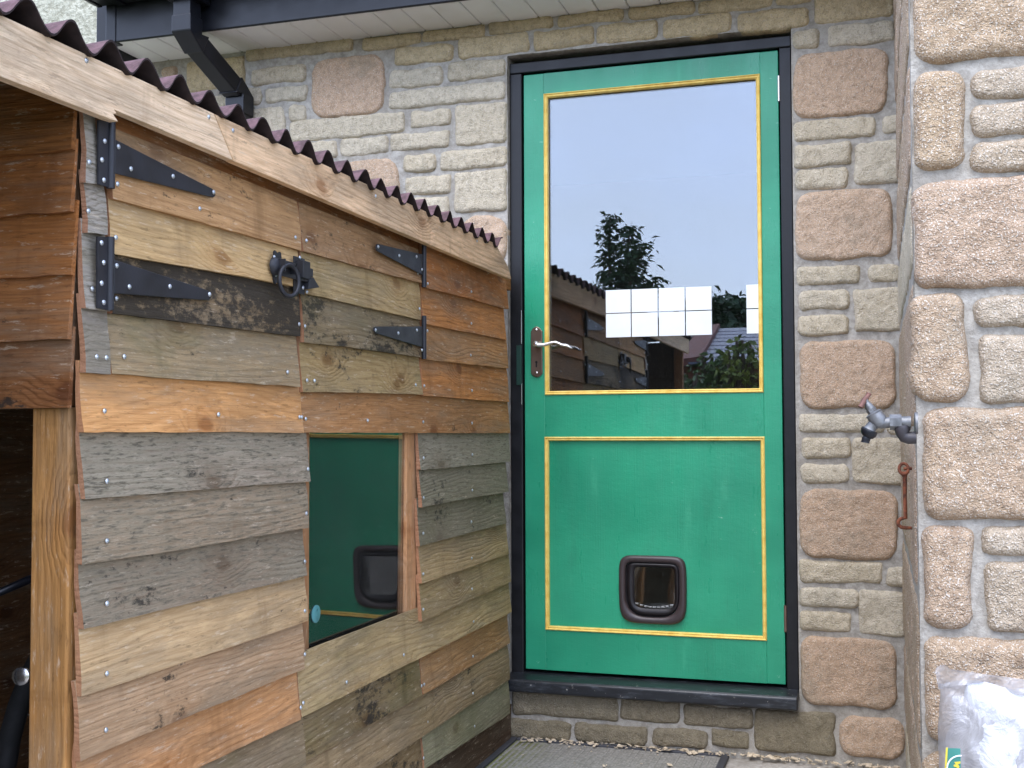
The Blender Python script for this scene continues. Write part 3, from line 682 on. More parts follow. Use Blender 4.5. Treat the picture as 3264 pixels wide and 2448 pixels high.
column([(970, 800, 1347, 902, W_(172, 134, 94, dark=.6, con=.6, black=.2), [980, 1335]),
        (970, 932, 1347, 1019, W_(188, 160, 112, dark=.7, con=.35, green=.35), [982, 1340]),
        (969, 1088, 1347, 1139, W_(136, 116, 84, grey=.2, black=.55, green=.3), [975]),
        (970, 1249, 1350, 1257, W_(172, 146, 100, dark=.65, green=.55, black=.2), [982, 1006, 1328])], (ZFB-.015, ZFB-.018), hr)
# orange boards right of the hatch doors
o1 = W_(198, 134, 76, **fresh); o2 = W_(186, 122, 68, **fresh)
column([(1356, 914, 1624, 986, o2, [1505]), (1354, 1031, 1618, 1083, o1, [1505]), (1355, 1144, 1624, 1174, W_(192, 140, 88, **fresh), [1503]), (1352, 1261, 1626, 1282, o1, [1355, 1507])], (ZFB+.005, ZFB+.005), sh)
# long boards across under the hatches
zr5 = onX(660, 1215, XF).z
column([(264, 1376, 971, 1379, W_(222, 164, 104, dark=.66, con=.5), [337, 700, 958, 965])], (onX(270, 1190, XF).z+.02, onX(960, 1230, XF).z+.03), sh)
column([(973, 1379, 1629, 1380, W_(180, 130, 82, dark=.58, con=.5, black=.15), [978, 1175, 1352, 1507])], (onX(973, 1250, XF).z+.02, onX(1629, 1282, XF).z+.02), sh)
# grey and tan boards at the left of the window
g1 = W_(158, 142, 122, grey=.75, dark=.5, black=.12); g2 = W_(162, 138, 110, grey=.62, dark=.5, black=.18)
g3 = W_(142, 122, 100, grey=.6, dark=.5, black=.26)
z5 = onX(600, 1377, XF).z
column([(274, 1591, 992, 1533, g1, [345, 985]), (274, 1800, 987, 1683, g2, [345, 980]), (274, 2002, 982, 1834, g3, [345, 975]),
        (276, 2217, 984, 1979, W_(208, 174, 128, dark=.68, con=.4, black=.1), [345, 975]), (281, 2417, 977, 2133, W_(190, 154, 116, dark=.62, grey=.1, black=.14), [342, 975]),
        (290, 2610, 962, 2293, W_(208, 152, 100, dark=.64, con=.5), [962]), (300, 2840, 978, 2440, W_(150, 128, 98, dark=.6, green=.3, black=.25), [])], (z5+.02, z5+.02), sh)
# boards right of the window
column([(1343, 1497, 1630, 1471, W_(150, 144, 126, grey=.65, dark=.55), [1353, 1508]), (1346, 1616, 1622, 1567, W_(132, 126, 104, grey=.5, green=.25, black=.2), [1353, 1508]),
        (1343, 1741, 1616, 1668, W_(124, 116, 94, grey=.45, green=.3, black=.3), [1352, 1505]), (1347, 1860, 1624, 1765, W_(178, 152, 110, dark=.66, green=.35), [1352, 1506]),
        (1347, 1981, 1630, 1854, W_(170, 146, 104, dark=.66, green=.35), [1352, 1507])], (z5+.02, z5+.02), sh)
# boards below the window
aw = onX(1000, 2078, XF); bw = onX(1338, 1941, XF)
column([(964, 2287, 1632, 1951, W_(190, 164, 118, dark=.66, green=.4, black=.12), [1108, 1290, 1512, 970])], ((aw.z+bw.z)/2+.002, (aw.z+bw.z)/2-.002), sh)
zf1 = onX(1300, 2116, XF).z
column([(964, 2435, 1348, 2216, W_(136, 116, 80, dark=.55, green=.45, black=.45), [1347])], (onX(964, 2287, XF).z+.02, onX(1348, 2091, XF).z+.02), sh)
column([(1353, 2214, 1629, 2049, W_(184, 140, 92, dark=.6, con=.55), [1355, 1510])], (onX(1348, 2091, XF).z+.02, onX(1632, 1951, XF).z+.02), sh)
zl3 = onX(1353, 2214, XF).z+.02
column([(964, 2598, 1628, 2165, W_(164, 140, 104, dark=.6, green=.2, black=.15), [1365, 1510]), ], (onX(964, 2435, XF).z+.02, zl3), sh)
column([(1000, 2700, 1351, 2455, W_(140, 118, 84, dark=.6, green=.4, black=.3), [])], (onX(1000, 2575, XF).z+.02, onX(1351, 2345, XF).z+.02), sh)
column([(1354, 2452, 1629, 2274, W_(150, 146, 114, dark=.66, green=.5, grey=.3), [1353, 1515])], (onX(1351, 2345, XF).z+.02, onX(1628, 2165, XF).z+.02), sh)
board3(YC+.02, .01, -.02, .01, .12, .12, W_(92, 72, 54, dark=.5, black=.3), sh, 'plinth_board', front=.010, inset=.006)
# structure behind the cladding
box('upper_post', XS-.07, XS-.003, YC+.008, YC+.07, onX(262, 1296, XF).z+.002, ZFB+.05, W_(120, 80, 46, axis='z', dark=.5), sh, 0)
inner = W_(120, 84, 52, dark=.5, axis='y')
box('corner_post', onY(91, 1800, YC).x, XS-.004, YC+.004, YC+.06, 0, onX(262, 1296, XF).z, W_(196, 142, 82, axis='z', dark=.72, con=.3), sh, .003)
a = onX(1294, 1600, XS+.002); b = onX(1334, 1600, XS+.002)
zw0, zw1 = (aw.z+bw.z)/2-.03, z5+.03
box('window_jamb', XS-.05, XS+.002, a.y+.0055, b.y, zw0, zw1, W_(214, 160, 112, axis='z', dark=.75, con=.35), sh, .002)
wl0 = onX(965, 1600, XS-.02).y
box('window_jamb', XS-.06, XS-.004, wl0-.05, wl0, zw0, zw1, W_(180, 130, 86, axis='z'), sh, .002)
box('sill_gap_strip', XS-.030, XS-.016, wl0, a.y-.001, zw0, zw0+.045, plain('gap_black', lin(28, 26, 26), .6), sh, .001)  # black strip standing in for the dark gap above the sill board
M_acr = glassmat('acrylic_sheet', 1.66, rough=0.0, wob=.10, dust=.016)
MB().add([(XS-.012+dx_, y_, z_) for dx_, z_ in ((0, zw0), (.003, zw0), (.0075, zw1), (.0045, zw1)) for y_ in (wl0-.03, a.y+.004)],
         [(0, 1, 3, 2), (2, 3, 5, 4), (4, 5, 7, 6), (6, 7, 1, 0), (0, 2, 4, 6), (1, 7, 5, 3)]).build('window_pane', M_acr, sh)
wd = onX(1008, 1957, XS-.006); MB().lathe((XS-.0075, wd.y, wd.z), (1, 0, 0), [(0, .019), (.002, .019), (.004, .014), (.0045, .008), (.003, 0)], 24).build('reflection_disc', plain('pale_teal', lin(78, 132, 132), .4, var=.15), sh, smooth='auto')  # teal disc standing in for a round reflection on the pane
# carcase so that the inside is dark
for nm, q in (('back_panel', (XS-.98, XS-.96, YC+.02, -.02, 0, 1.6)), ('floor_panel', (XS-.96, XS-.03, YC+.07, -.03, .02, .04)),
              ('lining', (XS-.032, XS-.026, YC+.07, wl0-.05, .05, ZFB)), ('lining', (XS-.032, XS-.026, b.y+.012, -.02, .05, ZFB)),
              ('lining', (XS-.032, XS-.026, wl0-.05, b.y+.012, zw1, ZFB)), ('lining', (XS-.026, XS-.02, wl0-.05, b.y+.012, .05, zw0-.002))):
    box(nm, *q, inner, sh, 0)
# end wall that faces the camera: dark orange boards above an opening
ye = [(477, 485), (674, 694), (875, 892), (1081, 1086), (1300, 1300)]
ztop = ZFB+.06; prev = ztop
ew = [W_(150, 96, 48, 'x', dark=.5), W_(168, 106, 54, 'x', dark=.55), W_(176, 112, 58, 'x', dark=.55), W_(168, 110, 62, 'x', dark=.5, black=.1), W_(150, 98, 56, 'x', dark=.5, black=.25)]
for i, (yr_, yl_) in enumerate(ye):
    z = onY(240, yr_, YC-.01).z; x1 = XS+.006+random.uniform(-.006, .006); V = []; Fc = []
    n = 24; sd = random.random()*50
    for k_ in range(n+1):
        x_ = x1-.95*k_/n; zb_ = z+.003*fbm((x_*20, sd, 1))+(.0015 if i == 1 else 0)*fbm((x_*90, sd, 2))
        V += [(x_, YC-.012, zb_), (x_, YC-.002, zb_), (x_, YC+.006, prev+.02), (x_, YC+.001, prev+.02)]
    for k_ in range(n):
        for j in range(4): Fc.append((k_*4+j, k_*4+(j+1) % 4, k_*4+4+(j+1) % 4, k_*4+4+j))
    Fc += [(0, 1, 2, 3), (n*4+3, n*4+2, n*4+1, n*4)]
    mesh('end_board', V, Fc, ew[i], sh, smooth='auto', angle=30); prev = z
box('end_rail', XS-.95, onY(91, 1800, YC).x-.002, YC+.012, YC+.05, prev+.0, prev+.05, W_(90, 80, 66, 'x'), sh, .002)
# roof fascia in two lengths, the first with a deeper lip that stops above the hatch
YEND = -3.4
def fascia(P, mat):
    MB().prism([(XS+.030, y, z) for y, z in P], (.017, 0, 0)).build('roof_fascia', mat, sh, bevel=.0015)
zlow = ZFB-.010
yk = onX(378, 388, XS+.047).y; ym0 = onX(682, 372, XS+.047).y; ym1 = onX(742, 590, XS+.047).y
wf = W_(250, 218, 180, dark=.62, con=.5)
zA = onX(370, 352, XS+.047).z; zB = onX(1630, 890, XS+.047).z; zTop0 = onX(0, 45, XS+.047).z; zTop1 = onX(1579, 776, XS+.047).z
zk = onX(378, 388, XS+.047).z
def ztp(y): return zTop0+(zTop1-zTop0)*(y+2.37)/(2.37-.235)
fascia([(YEND, zk-.012), (yk-.02, zk-.001), (yk, zk), (yk-.012, zk+.008), (yk-.004, zk+.012), (yk-.010, zA), (ym1, zA-.002), (ym0, ztp(ym0)), (YEND, ztp(YEND))], wf)
ye1 = onX(1630, 893, XS+.047).y; ye0 = onX(1580, 776, XS+.047).y
fascia([(ym1+.003, zA-.003), (ye1-.02, zB-.001), (ye1, zB), (ye1-.03, zB+.035), (ye0, zTop1), (ym0+.003, ztp(ym0))], W_(246, 206, 162, dark=.62, con=.5))
for p, q in ((275, 190), (665, 370), (742, 413), (1197, 622), (1520, 765)):
    w = onX(p, q+3, XS+.047); screw(w.y, w.z, XS+.0465, sh)
box('roof_rail', XS-.02, XS+.029, YC-.3, -.26, ZFB+.012, ZFB+.062, W_(120, 82, 46, dark=.5), sh, 0)
box('hatch_stop', XS-.03, XS+.004, YC+.08, -.02, ZFB-.033, ZFB+.011, W_(150, 96, 50, dark=.55), sh, 0)
# corrugated bitumen sheet
t = NT('corrugated_bitumen'); c = t.coords(False); n1 = t.noise(c, 40, 4, .7)
k = t.mix(t.ramp(n1, .3, .7), lin(74, 55, 54, ALB), lin(112, 84, 86, ALB))
M_ond = t.pbr(k, .85, spec=.25, nrm=t.bump(t.noise(c, 200, 3), .4, .003))
PIT_ = .0905; AMP = .0175; V = []; Fc = []; ny = int((YEND+.02)/-.0075); nx = 9
zR = ztp(-1.3)+AMP-.003; y0_ = -.30
def rz(x, y):
    s = (XS+.056-x); ph = 2*math.pi*(y+2.355)/PIT_
    return zR-.002+AMP*math.cos(ph)*(1+.12*fbm((y*3, 1, 2)))-s*.05+.004*fbm((y*1.2, x, 4))+.010*(abs(y)-1.3)*0
ny = int((abs(YEND)+.03-.27)/.0065)
for side in (0, 1):
    for i in range(ny+1):
        y = -.27-(abs(YEND)+.03-.27)*i/ny
        for j in range(nx+1):
            e = .004*fbm((y*14, 3, 1))
            x = XS+.056+e-1.15*(j/nx)**1.4
            V.append((x, y, rz(x, y)+(0 if side == 0 else -.0035)))
k_ = (ny+1)*(nx+1)
for i in range(ny):
    for j in range(nx):
        a_ = i*(nx+1)+j; Fc += [(a_, a_+1, a_+nx+2, a_+nx+1), (k_+a_, k_+a_+nx+1, k_+a_+nx+2, k_+a_+1)]
    a_ = i*(nx+1); Fc.append((a_, a_+nx+1, k_+a_+nx+1, k_+a_)); a_ += nx; Fc.append((a_, k_+a_, k_+a_+nx+1, a_+nx+1))
for j in range(nx):
    for a_ in (j, ny*(nx+1)+j): Fc.append((a_, a_+1, k_+a_+1, k_+a_))
ro = mesh('corrugated_roof', V, Fc, M_ond, sh, smooth='auto', angle=60)
ro.data.materials.append(plain('shaded_bitumen', lin(52, 42, 40, ALB), .9, spec=.2, var=.3, sc=60))  # darker bitumen for underside and edges, their shade put into the colour
for p in ro.data.polygons:
    if p.normal.z < .15: p.material_index = 1
# far end of the open bay: leg carrying the roof, outside the frame, and rear fence boards
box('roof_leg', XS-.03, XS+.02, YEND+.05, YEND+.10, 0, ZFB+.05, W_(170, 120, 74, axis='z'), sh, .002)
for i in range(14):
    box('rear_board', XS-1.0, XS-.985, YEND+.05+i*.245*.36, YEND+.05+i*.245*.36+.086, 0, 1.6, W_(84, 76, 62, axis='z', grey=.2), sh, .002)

box('added_end_panel', XS-1.0, XS-.03, YEND+.02, YEND+.045, 0, ZFB+.04, W_(84, 70, 52, axis='z'), sh, 0)  # unseen panel, added to keep the bay dark in the door glass
# strap hinges
def strap(P, knuckle, plate, scr, parent, label=None):
    x0 = XS+.0225
    pts = [onX(*T(*q), x0+.003) for q in P]
    o = MB().prism([(x0, p.y, p.z) for p in pts], (.003, 0, 0)).build('strap_hinge', M_iron, parent, bevel=.001)
    ka, kb_ = [onX(*T(*q), x0+.006) for q in knuckle]
    mb = MB().tube([(x0+.003, (ka.y+kb_.y)/2, ka.z), (x0+.003, (ka.y+kb_.y)/2, kb_.z)], .0065, 12)
    if plate:
        pp = [onX(*T(*q), x0+.003) for q in plate]; mb.prism([(x0, p.y, p.z) for p in pp], (.003, 0, 0))
    mb.build('hinge_pin', M_iron, parent, smooth='auto')
    for q in scr:
        w = onX(*T(*q), x0+.003); screw(w.y, w.z, x0+.0028, parent, .005)
strap([(1, 740, 893), (1, 1360, 1208), (1, 1380, 1225), (1, 1382, 1255), (1, 1368, 1266), (1, 740, 1112)], [(1, 722, 775), (1, 722, 1208)],
      [(1, 632, 770), (1, 715, 770), (1, 715, 1205), (1, 632, 1180)], [(1, 758, 940), (1, 838, 1083), (1, 1108, 1130), (1, 1368, 1232), (1, 670, 905), (1, 652, 1025), (1, 665, 1155)], hl)
strap([(4, 733, 55), (4, 1330, 250), (4, 1352, 265), (4, 1355, 300), (4, 1340, 317), (4, 733, 272)], [(4, 715, -90), (4, 715, 380)],
      [(4, 625, -92), (4, 708, -88), (4, 708, 380), (4, 625, 365)], [(4, 747, 95), (4, 828, 230), (4, 1088, 228), (4, 1342, 278), (4, 664, 75), (4, 650, 207), (4, 664, 330), (1, 650, 1557)], hl)
strap([(5, 404, -42), (5, 414, -46), (5, 700, 22), (5, 700, 155), (5, 408, 0), (5, 400, -20)], [(5, 714, -85), (5, 714, 232)], None,
      [(5, 547, 30), (5, 658, 36), (5, 693, 120), (5, 412, -27), (5, 730, 210)], hr)
strap([(5, 388, 490), (5, 400, 484), (5, 700, 484), (5, 700, 618), (5, 400, 528), (5, 385, 510)], [(5, 714, 415), (5, 714, 692)], None,
      [(5, 396, 507), (5, 541, 527), (5, 660, 508), (5, 693, 635), (5, 728, 512)], hr)
# ring latch between the hatches
def cl(x, y, xx): return onX(840+x*220/1921, 780+y*220/1921, xx)
x0 = XS+.022
mb = MB(); pts = []
for k_ in range(40):                              # scalloped rose behind the ring
    th = 2*math.pi*k_/40; q = 1+.13*math.cos(6*th)
    c_ = cl(395, 640, x0+.003); pts.append((x0, c_.y+.0215*q*math.cos(th), c_.z+.042*q*math.sin(th)*.78))
mb.prism(pts, (.003, 0, 0))
c_ = cl(375, 600, x0+.008); mb.lathe((x0+.002, c_.y, c_.z), (1, 0, 0), [(0, .019), (.006, .0175), (.011, .012), (.013, 0)], 20)
a_ = cl(520, 560, x0+.02); b_ = cl(860, 640, x0+.02)
mb.box(x0+.002, x0+.026, a_.y, a_.y+.004, a_.z-.013, a_.z+.012); mb.box(x0+.010, x0+.026, a_.y+.004, b_.y, a_.z+.004, a_.z+.009)
mb.box(x0+.002, x0+.026, b_.y-.004, b_.y, a_.z-.012, a_.z+.011)
mb.box(x0+.007, x0+.013, a_.y, cl(1280, 700, x0+.01).y, a_.z-.019, a_.z-.004)      # bar
lt_ = mb.build('ring_latch', M_iron, hl, smooth='auto')
ctr = cl(765, 1000, x0+.03); top_ = cl(745, 560, x0+.03); rr = (top_.z-ctr.z); ry = abs(cl(945, 1000, x0+.03).y-cl(565, 1000, x0+.03).y)/2
MB().tube([(x0+.026+.006*math.sin(2*math.pi*k_/36+1.57), ctr.y+ry*math.cos(2*math.pi*k_/36), ctr.z+rr*math.sin(2*math.pi*k_/36)) for k_ in range(36)], .0042, 10, closed=True).build('pull_ring', M_iron, hl, smooth=True)
mb = MB(); a_ = cl(940, 300, x0+.01); b_ = cl(1180, 1380, x0+.01)
mb.box(x0, x0+.003, a_.y, cl(1120, 500, x0).y, b_.z, a_.z)
k1 = cl(1080, 430, x0+.018); k2 = cl(1280, 1050, x0+.018); mb.box(x0+.003, x0+.020, k1.y, k2.y, k2.z+.006, k1.z)
k3 = cl(1230, 640, x0+.01); k4 = cl(1360, 900, x0+.01); mb.box(x0+.002, x0+.012, k3.y-.01, k4.y, k4.z, k3.z)
w = [cl(1340, 900, x0+.012), cl(1515, 1190, x0+.012), cl(1210, 1240, x0+.012), cl(1220, 1000, x0+.012)]
mb.prism([(x0+.002, p.y, p.z) for p in w], (.014, 0, 0)); mb.build('latch_keep', M_iron, hr, bevel=.001)
for q, pr in (((305, 345), hl), ((350, 835), hl), ((1015, 360), hr), ((1108, 1195), hr), ((1210, 1310), hr)):
    w = cl(*q, x0+.004); screw(w.y, w.z, x0+.003, pr)

# ------------------------------------------------------------------ things in the open bay
bk = thing('bicycle', 'dark bicycle with a round lamp in the shadow under the shed', 'bicycle', (XS-.45, YC+.5, .05))
M_tube = plain('black_tube', lin(26, 27, 32), .35, var=.2)
fx_ = XS-.32
def bp(px, py, x): return onX(px, py, x)
for yy in (-1.62, -.62):
    mb = MB(); mb.tube([(fx_, yy+.33*math.cos(2*math.pi*i/40), .37+.33*math.sin(2*math.pi*i/40)) for i in range(40)], .019, 8, True); wq = mb.build('wheel', plain('tyre', lin(30, 29, 28), .8), bk, smooth=True)
    mb = MB()
    for i in range(14):
        th = 2*math.pi*i/14; mb.tube([(fx_, yy, .37), (fx_, yy+.32*math.cos(th), .37+.32*math.sin(th))], .0012, 4)
    mb.lathe((fx_-.03, yy, .37), (1, 0, 0), [(0, .02), (.06, .02)], 10); mb.build('spokes', M_zinc, wq)
mb = MB(); hd_, st_, bb, ra, fa = (fx_, -1.45, .82), (fx_, -.95, .85), (fx_, -1.1, .32), (fx_, -.62, .37), (fx_, -1.62, .37)
for p, q in ((hd_, st_), (st_, bb), (bb, (fx_, -1.47, .70)), (st_, ra), (bb, ra), (hd_, fa)): mb.tube([p, q], .016, 10)
mb.build('frame', M_tube, bk, smooth='auto')
mb = MB().tube([(fx_-.28, -1.52, .93), (fx_-.08, -1.47, .90), (fx_+.08, -1.47, .90), (fx_+.28, -1.52, .93)], .012, 10); mb.tube([(fx_, -1.45, .8), (fx_, -1.47, .9)], .014, 10); mb.build('handlebar', M_tube, bk, smooth='auto')
mb = MB().box(fx_-.06, fx_+.06, -1.02, -.78, .93, .97); mb.tube([(fx_, -.95, .8), (fx_, -.93, .93)], .013, 8); mb.build('saddle', M_tube, bk, bevel=.015)
lp = onY(47, 2160, -2.02); mb = MB().lathe((lp.x, lp.y+.03, lp.z), (.25, -1, .05), [(0, .009), (.01, .013), (.02, .0155), (.024, .015), (.026, .010), (.026, 0)], 20)
mb.tube([(lp.x, lp.y+.03, lp.z), (lp.x-.03, lp.y+.3, lp.z+.05)], .006, 8); mb.build('lamp', M_chrome, bk, smooth='auto')
a_ = onY(0, 1888, -2.05); b_ = onY(92, 1848, -2.0); d_ = (b_-a_)
hz = thing('black_hose', 'black rubber hose slanting across the dark opening beside the post', 'hose', (a_.x, a_.y, 0))
MB().tube([(a_.x-1.2*d_.x, a_.y, .06), (a_.x-1.0*d_.x, a_.y, a_.z-.07), a_-d_*.3, b_, b_+d_*1.5, (b_.x+2*d_.x, b_.y+.2, .06)], .0075, 10).build('tube', M_tube, hz, smooth=True)

# ------------------------------------------------------------------ garden tap on the return of the near wall
M_gun = plain('grey_brass', lin(112, 112, 112), .45, metal=.55, var=.3, sc=60, bump=.2)
M_rust2 = plain('brown_brass', lin(104, 72, 62), .55, metal=.4, var=.3, sc=60)
def ct(x, y): return (2640+x*360/1066, 1180+y*360/1066)
YT = onX(2908, 1350, XR-.012).y
def tp(x, y, dy=0.0): return onY(*ct(x, y), YT+dy)
tap = thing('garden_tap', 'weathered grey brass garden tap with a black hose connector on the wall return', 'tap', tp(790, 500))
def run(mb, P, R, k=16): mb.tube(P, R, k); return mb
mb = MB(); run(mb, [tp(780, 490), tp(690, 490)], 0.01007); run(mb, [tp(692, 490), tp(580, 492)], [0.01329, 0.01329], 6)
run(mb, [tp(582, 492), tp(500, 500), tp(455, 490)], [0.00926, 0.00966, 0.00966])
ax = (tp(380, 330)-tp(470, 510))
run(mb, [tp(500, 520), tp(470, 470), tp(435, 420), tp(428, 408), tp(420, 396)], [0.01127, 0.0149, 0.01329, 0.0149, 0.01047])
run(mb, [tp(480, 480), tp(420, 520), tp(395, 555), tp(385, 575)], [0.01127, 0.00926, 0.01007, 0.01208])
mb.build('tap_body', M_gun, tap, smooth='auto')
mb = MB(); run(mb, [tp(425, 405), tp(400, 365)], 0.00845, 6); run(mb, [tp(402, 368), tp(380, 335), tp(365, 310)], [0.00765, 0.00684, 0.00483]); run(mb, [tp(375, 325), tp(345, 275)], 0.00443, 10); mb.build('gland', M_gun, tap, smooth='auto')
mb = MB(); run(mb, [tp(302, 350, -0.00966), tp(318, 325, -0.00805), tp(345, 280), tp(375, 240, 0.00805), tp(384, 222, 0.00966)], [0.00467, 0.00387, 0.00499, 0.00371, 0.00467], 12); mb.build('tee_handle', M_rust2, tap, smooth='auto')
mb = MB(); run(mb, [tp(392, 560), tp(388, 568), tp(380, 605), tp(368, 628), tp(366, 634), tp(358, 650), tp(352, 665), tp(348, 685)], [0.01329, 0.01409, 0.01329, 0.00966, 0.00684, 0.00741, 0.00684, 0.00741]); mb.build('hose_connector', M_plastic, tap, smooth='auto')
mb = MB(); q = tp(790, 500); mb.lathe((XR-0.00322, q.y, q.z), (-1, 0, 0), [(0, 0.01848), (0.00403, 0.01848), (0.00564, 0.01584), (0.00564, 0)], 20); mb.build('wall_flange', M_gun, tap, smooth='auto')
mb = MB(); run(mb, [tp(700, 520), tp(700, 560), tp(703, 600), tp(720, 628), tp(755, 640), tp(830, 636, .0)], [0.01168, 0.01329, 0.01087, 0.01047, 0.01047, 0.01047]); mb.build('elbow_pipe', plain('dark_fitting', lin(62, 58, 60), .5, metal=.3, var=.3), tap, smooth='auto')
# rusty cabin hook
t = NT('rusty_iron'); c = t.coords(False)
k = t.mix(t.ramp(t.noise(c, 90, 4, .7), .35, .65), lin(142, 84, 58, ALB), lin(82, 52, 42, ALB)); M_rust = t.pbr(k, .85, spec=.25, nrm=t.bump(t.noise(c, 400, 3), .4, .001))
hk = thing('cabin_hook', 'rusty iron hook hanging from an eye below the garden tap', 'hook', tp(720, 930))
YH = onX(2904, 1500, XR-.006).y-YT
mb = MB(); run(mb, [tp(810, 928, YH), tp(740, 928, YH), tp(712, 932, YH)], .0032, 8); mb.build('screw_eye', M_rust, hk, smooth=True)
mb = MB(); e_ = tp(712, 932, YH); mb.tube([e_+Vector((.0085*math.cos(2*math.pi*i/24), .004*math.sin(2*math.pi*i/24), .0105*math.sin(2*math.pi*i/24))) for i in range(24)], .0033, 8, True)
run(mb, [tp(715, 955, YH), tp(718, 985, YH), tp(722, 1010, YH), tp(724, 1200, YH), tp(730, 1400, YH), tp(712, 1395, YH), tp(680, 1405, YH), tp(660, 1430, YH), tp(662, 1460, YH), tp(690, 1482, YH), tp(735, 1488, YH), tp(790, 1490, YH)],
    [.004, .0062, .0042, .0038, .0036, .0034, .0036, .0038, .0038, .0036, .0036, .0030], 10); mb.build('hook', M_rust, hk, smooth=True)

# ------------------------------------------------------------------ mat, litter, plastic sack
t = NT('worn_rubber_mat'); c = t.coords(False); n1 = t.noise(c, 7, 5, .7); n2 = t.noise(c, 70, 4, .7)
k = t.mix(t.ramp(n2, .35, .7), lin(124, 121, 114), lin(158, 154, 146)); k = t.mix(t.ramp(n1, .52, .7, 0, .55), k, lin(160, 156, 150))
sx = t.n('SeparateXYZ', {0: c}).outputs
moss = t.math('MULTIPLY', t.ramp(t.math('ADD', sx[0], t.math('MULTIPLY', n1, .25)), -.25, -.02, 1, 0), t.ramp(t.noise(c, 22, 5, .75), .36, .50))
k = t.mix(moss, k, lin(104, 108, 40))
M_mat = t.pbr(k, .8, spec=.25, nrm=t.bump(n2, .5, .004))
dm = thing('door_mat', 'grey ribbed rubber mat with black edging and moss below the door step', 'door mat', (-.8, -.3, 0))
mx0, mx1, my0, my1 = onZ(1622, 2364, 0).x+.005, -.4475, -.75, -.012
box('mat_base', mx0+.024, mx1-.024, my0+.024, my1-.020, .001, .008, M_mat, dm, 0)
M_edge = plain('black_edging', lin(62, 62, 66), .6, var=.2)
for q in ((mx0, mx0+.022, my0, my1), (mx1-.022, mx1, my0, my1), (mx0+.0225, mx1-.0225, my1-.018, my1), (mx0+.0225, mx1-.0225, my0, my0+.022)): box('edging', *q, .001, .014, M_edge, dm, .002)
x = mx0+.03
while x < mx1-.03:
    yy = my0+.03
    while yy < my1-.03:
        ln = random.uniform(.08, .2); yb2 = min(yy+ln, my1-.024)
        if yb2-yy > .01: box('rib', x, x+.0085, yy, yb2, .0075, .0092+random.uniform(-.0006, .0006), M_mat, dm, 0)
        yy += ln+.010
    x += .0185
mb = MB()
for i in range(330):
    if i < 300: px_, py_ = random.uniform(-1.11, .05), -.004-abs(random.gauss(0, .022))
    elif i < 360: px_, py_ = random.uniform(-1.1, -.1), random.uniform(-.5, -.03)
    else: px_, py_ = -1.128+abs(random.gauss(0, .01)), random.uniform(-.6, -.02)
    L = random.choice([.002, .003, .003, .004, .006, .010]); w_ = L*random.uniform(.3, .9); th = random.uniform(0, 6.28); up = random.uniform(-.3, .3)*L
    d1 = Vector((math.cos(th)*L, math.sin(th)*L, up)); d2 = Vector((-math.sin(th)*w_, math.cos(th)*w_, random.uniform(-.3, .3)*w_)); c_ = Vector((px_, py_, .014+abs(up)+L*.2))
    mb.add([c_-d1-d2, c_+d1-d2, c_+d1+d2, c_-d1+d2, c_-d1-d2-Vector((0, 0, .002)), c_+d1-d2-Vector((0, 0, .002)), c_+d1+d2-Vector((0, 0, .002)), c_-d1+d2-Vector((0, 0, .002))],
           [(0, 1, 2, 3), (7, 6, 5, 4), (0, 4, 5, 1), (1, 5, 6, 2), (2, 6, 7, 3), (3, 7, 4, 0)])
o = mb.build('wood_chips', plain('wood_chips', lin(214, 196, 168, ALB), .9, var=.35, sc=60)); tag(o, 'pale wood chips and grit scattered along the foot of the wall', 'wood chips', kind='stuff')

YB = YN-.16
def bg_(x, y): return (2900+x*364/1517, 2050+y*364/1517)
bag = thing('plastic_sack', 'clear polythene sack of white bags leaning on the pink stone wall', 'sack', (.3, YB, 0))
t = NT('white_polythene'); c = t.coords(False)
wr_ = t.noise(t.scale(c, (1, 1, .7)), 16, 5, .6, 1.5)
M_wp = t.pbr(t.mix(t.ramp(t.noise(c, 9, 3), .3, .7), (.50, .51, .54, 1), (.60, .60, .62, 1)), .45, spec=.4, nrm=t.bump(wr_, .6, .02))
t = NT('clear_polythene'); c = t.coords(False)
nb = t.bump(t.noise(c, 14, 5, .6, 1.2), .9, .02)
gl = t.n('BsdfGlossy', {'Color': (1, 1, 1, 1), 'Roughness': .28, 'Normal': nb}); tr = t.n('BsdfTransparent', {'Color': (.95, .95, .96, 1)}); dfu = t.n('BsdfTranslucent', {'Color': (.9, .9, .92, 1)})
dff = t.n('BsdfDiffuse', {'Color': (.50, .48, .47, 1), 'Normal': nb})
m1 = t.n('MixShader', {0: t.ramp(t.noise(c, 6, 4, .6), .3, .7, .30, .55), 1: tr.outputs[0], 2: dff.outputs[0]}); m2 = t.n('MixShader', {0: .06, 1: m1.outputs[0], 2: gl.outputs[0]}); t.t.links.new(m2.outputs[0], t.o.inputs[0]); M_cp = t.m
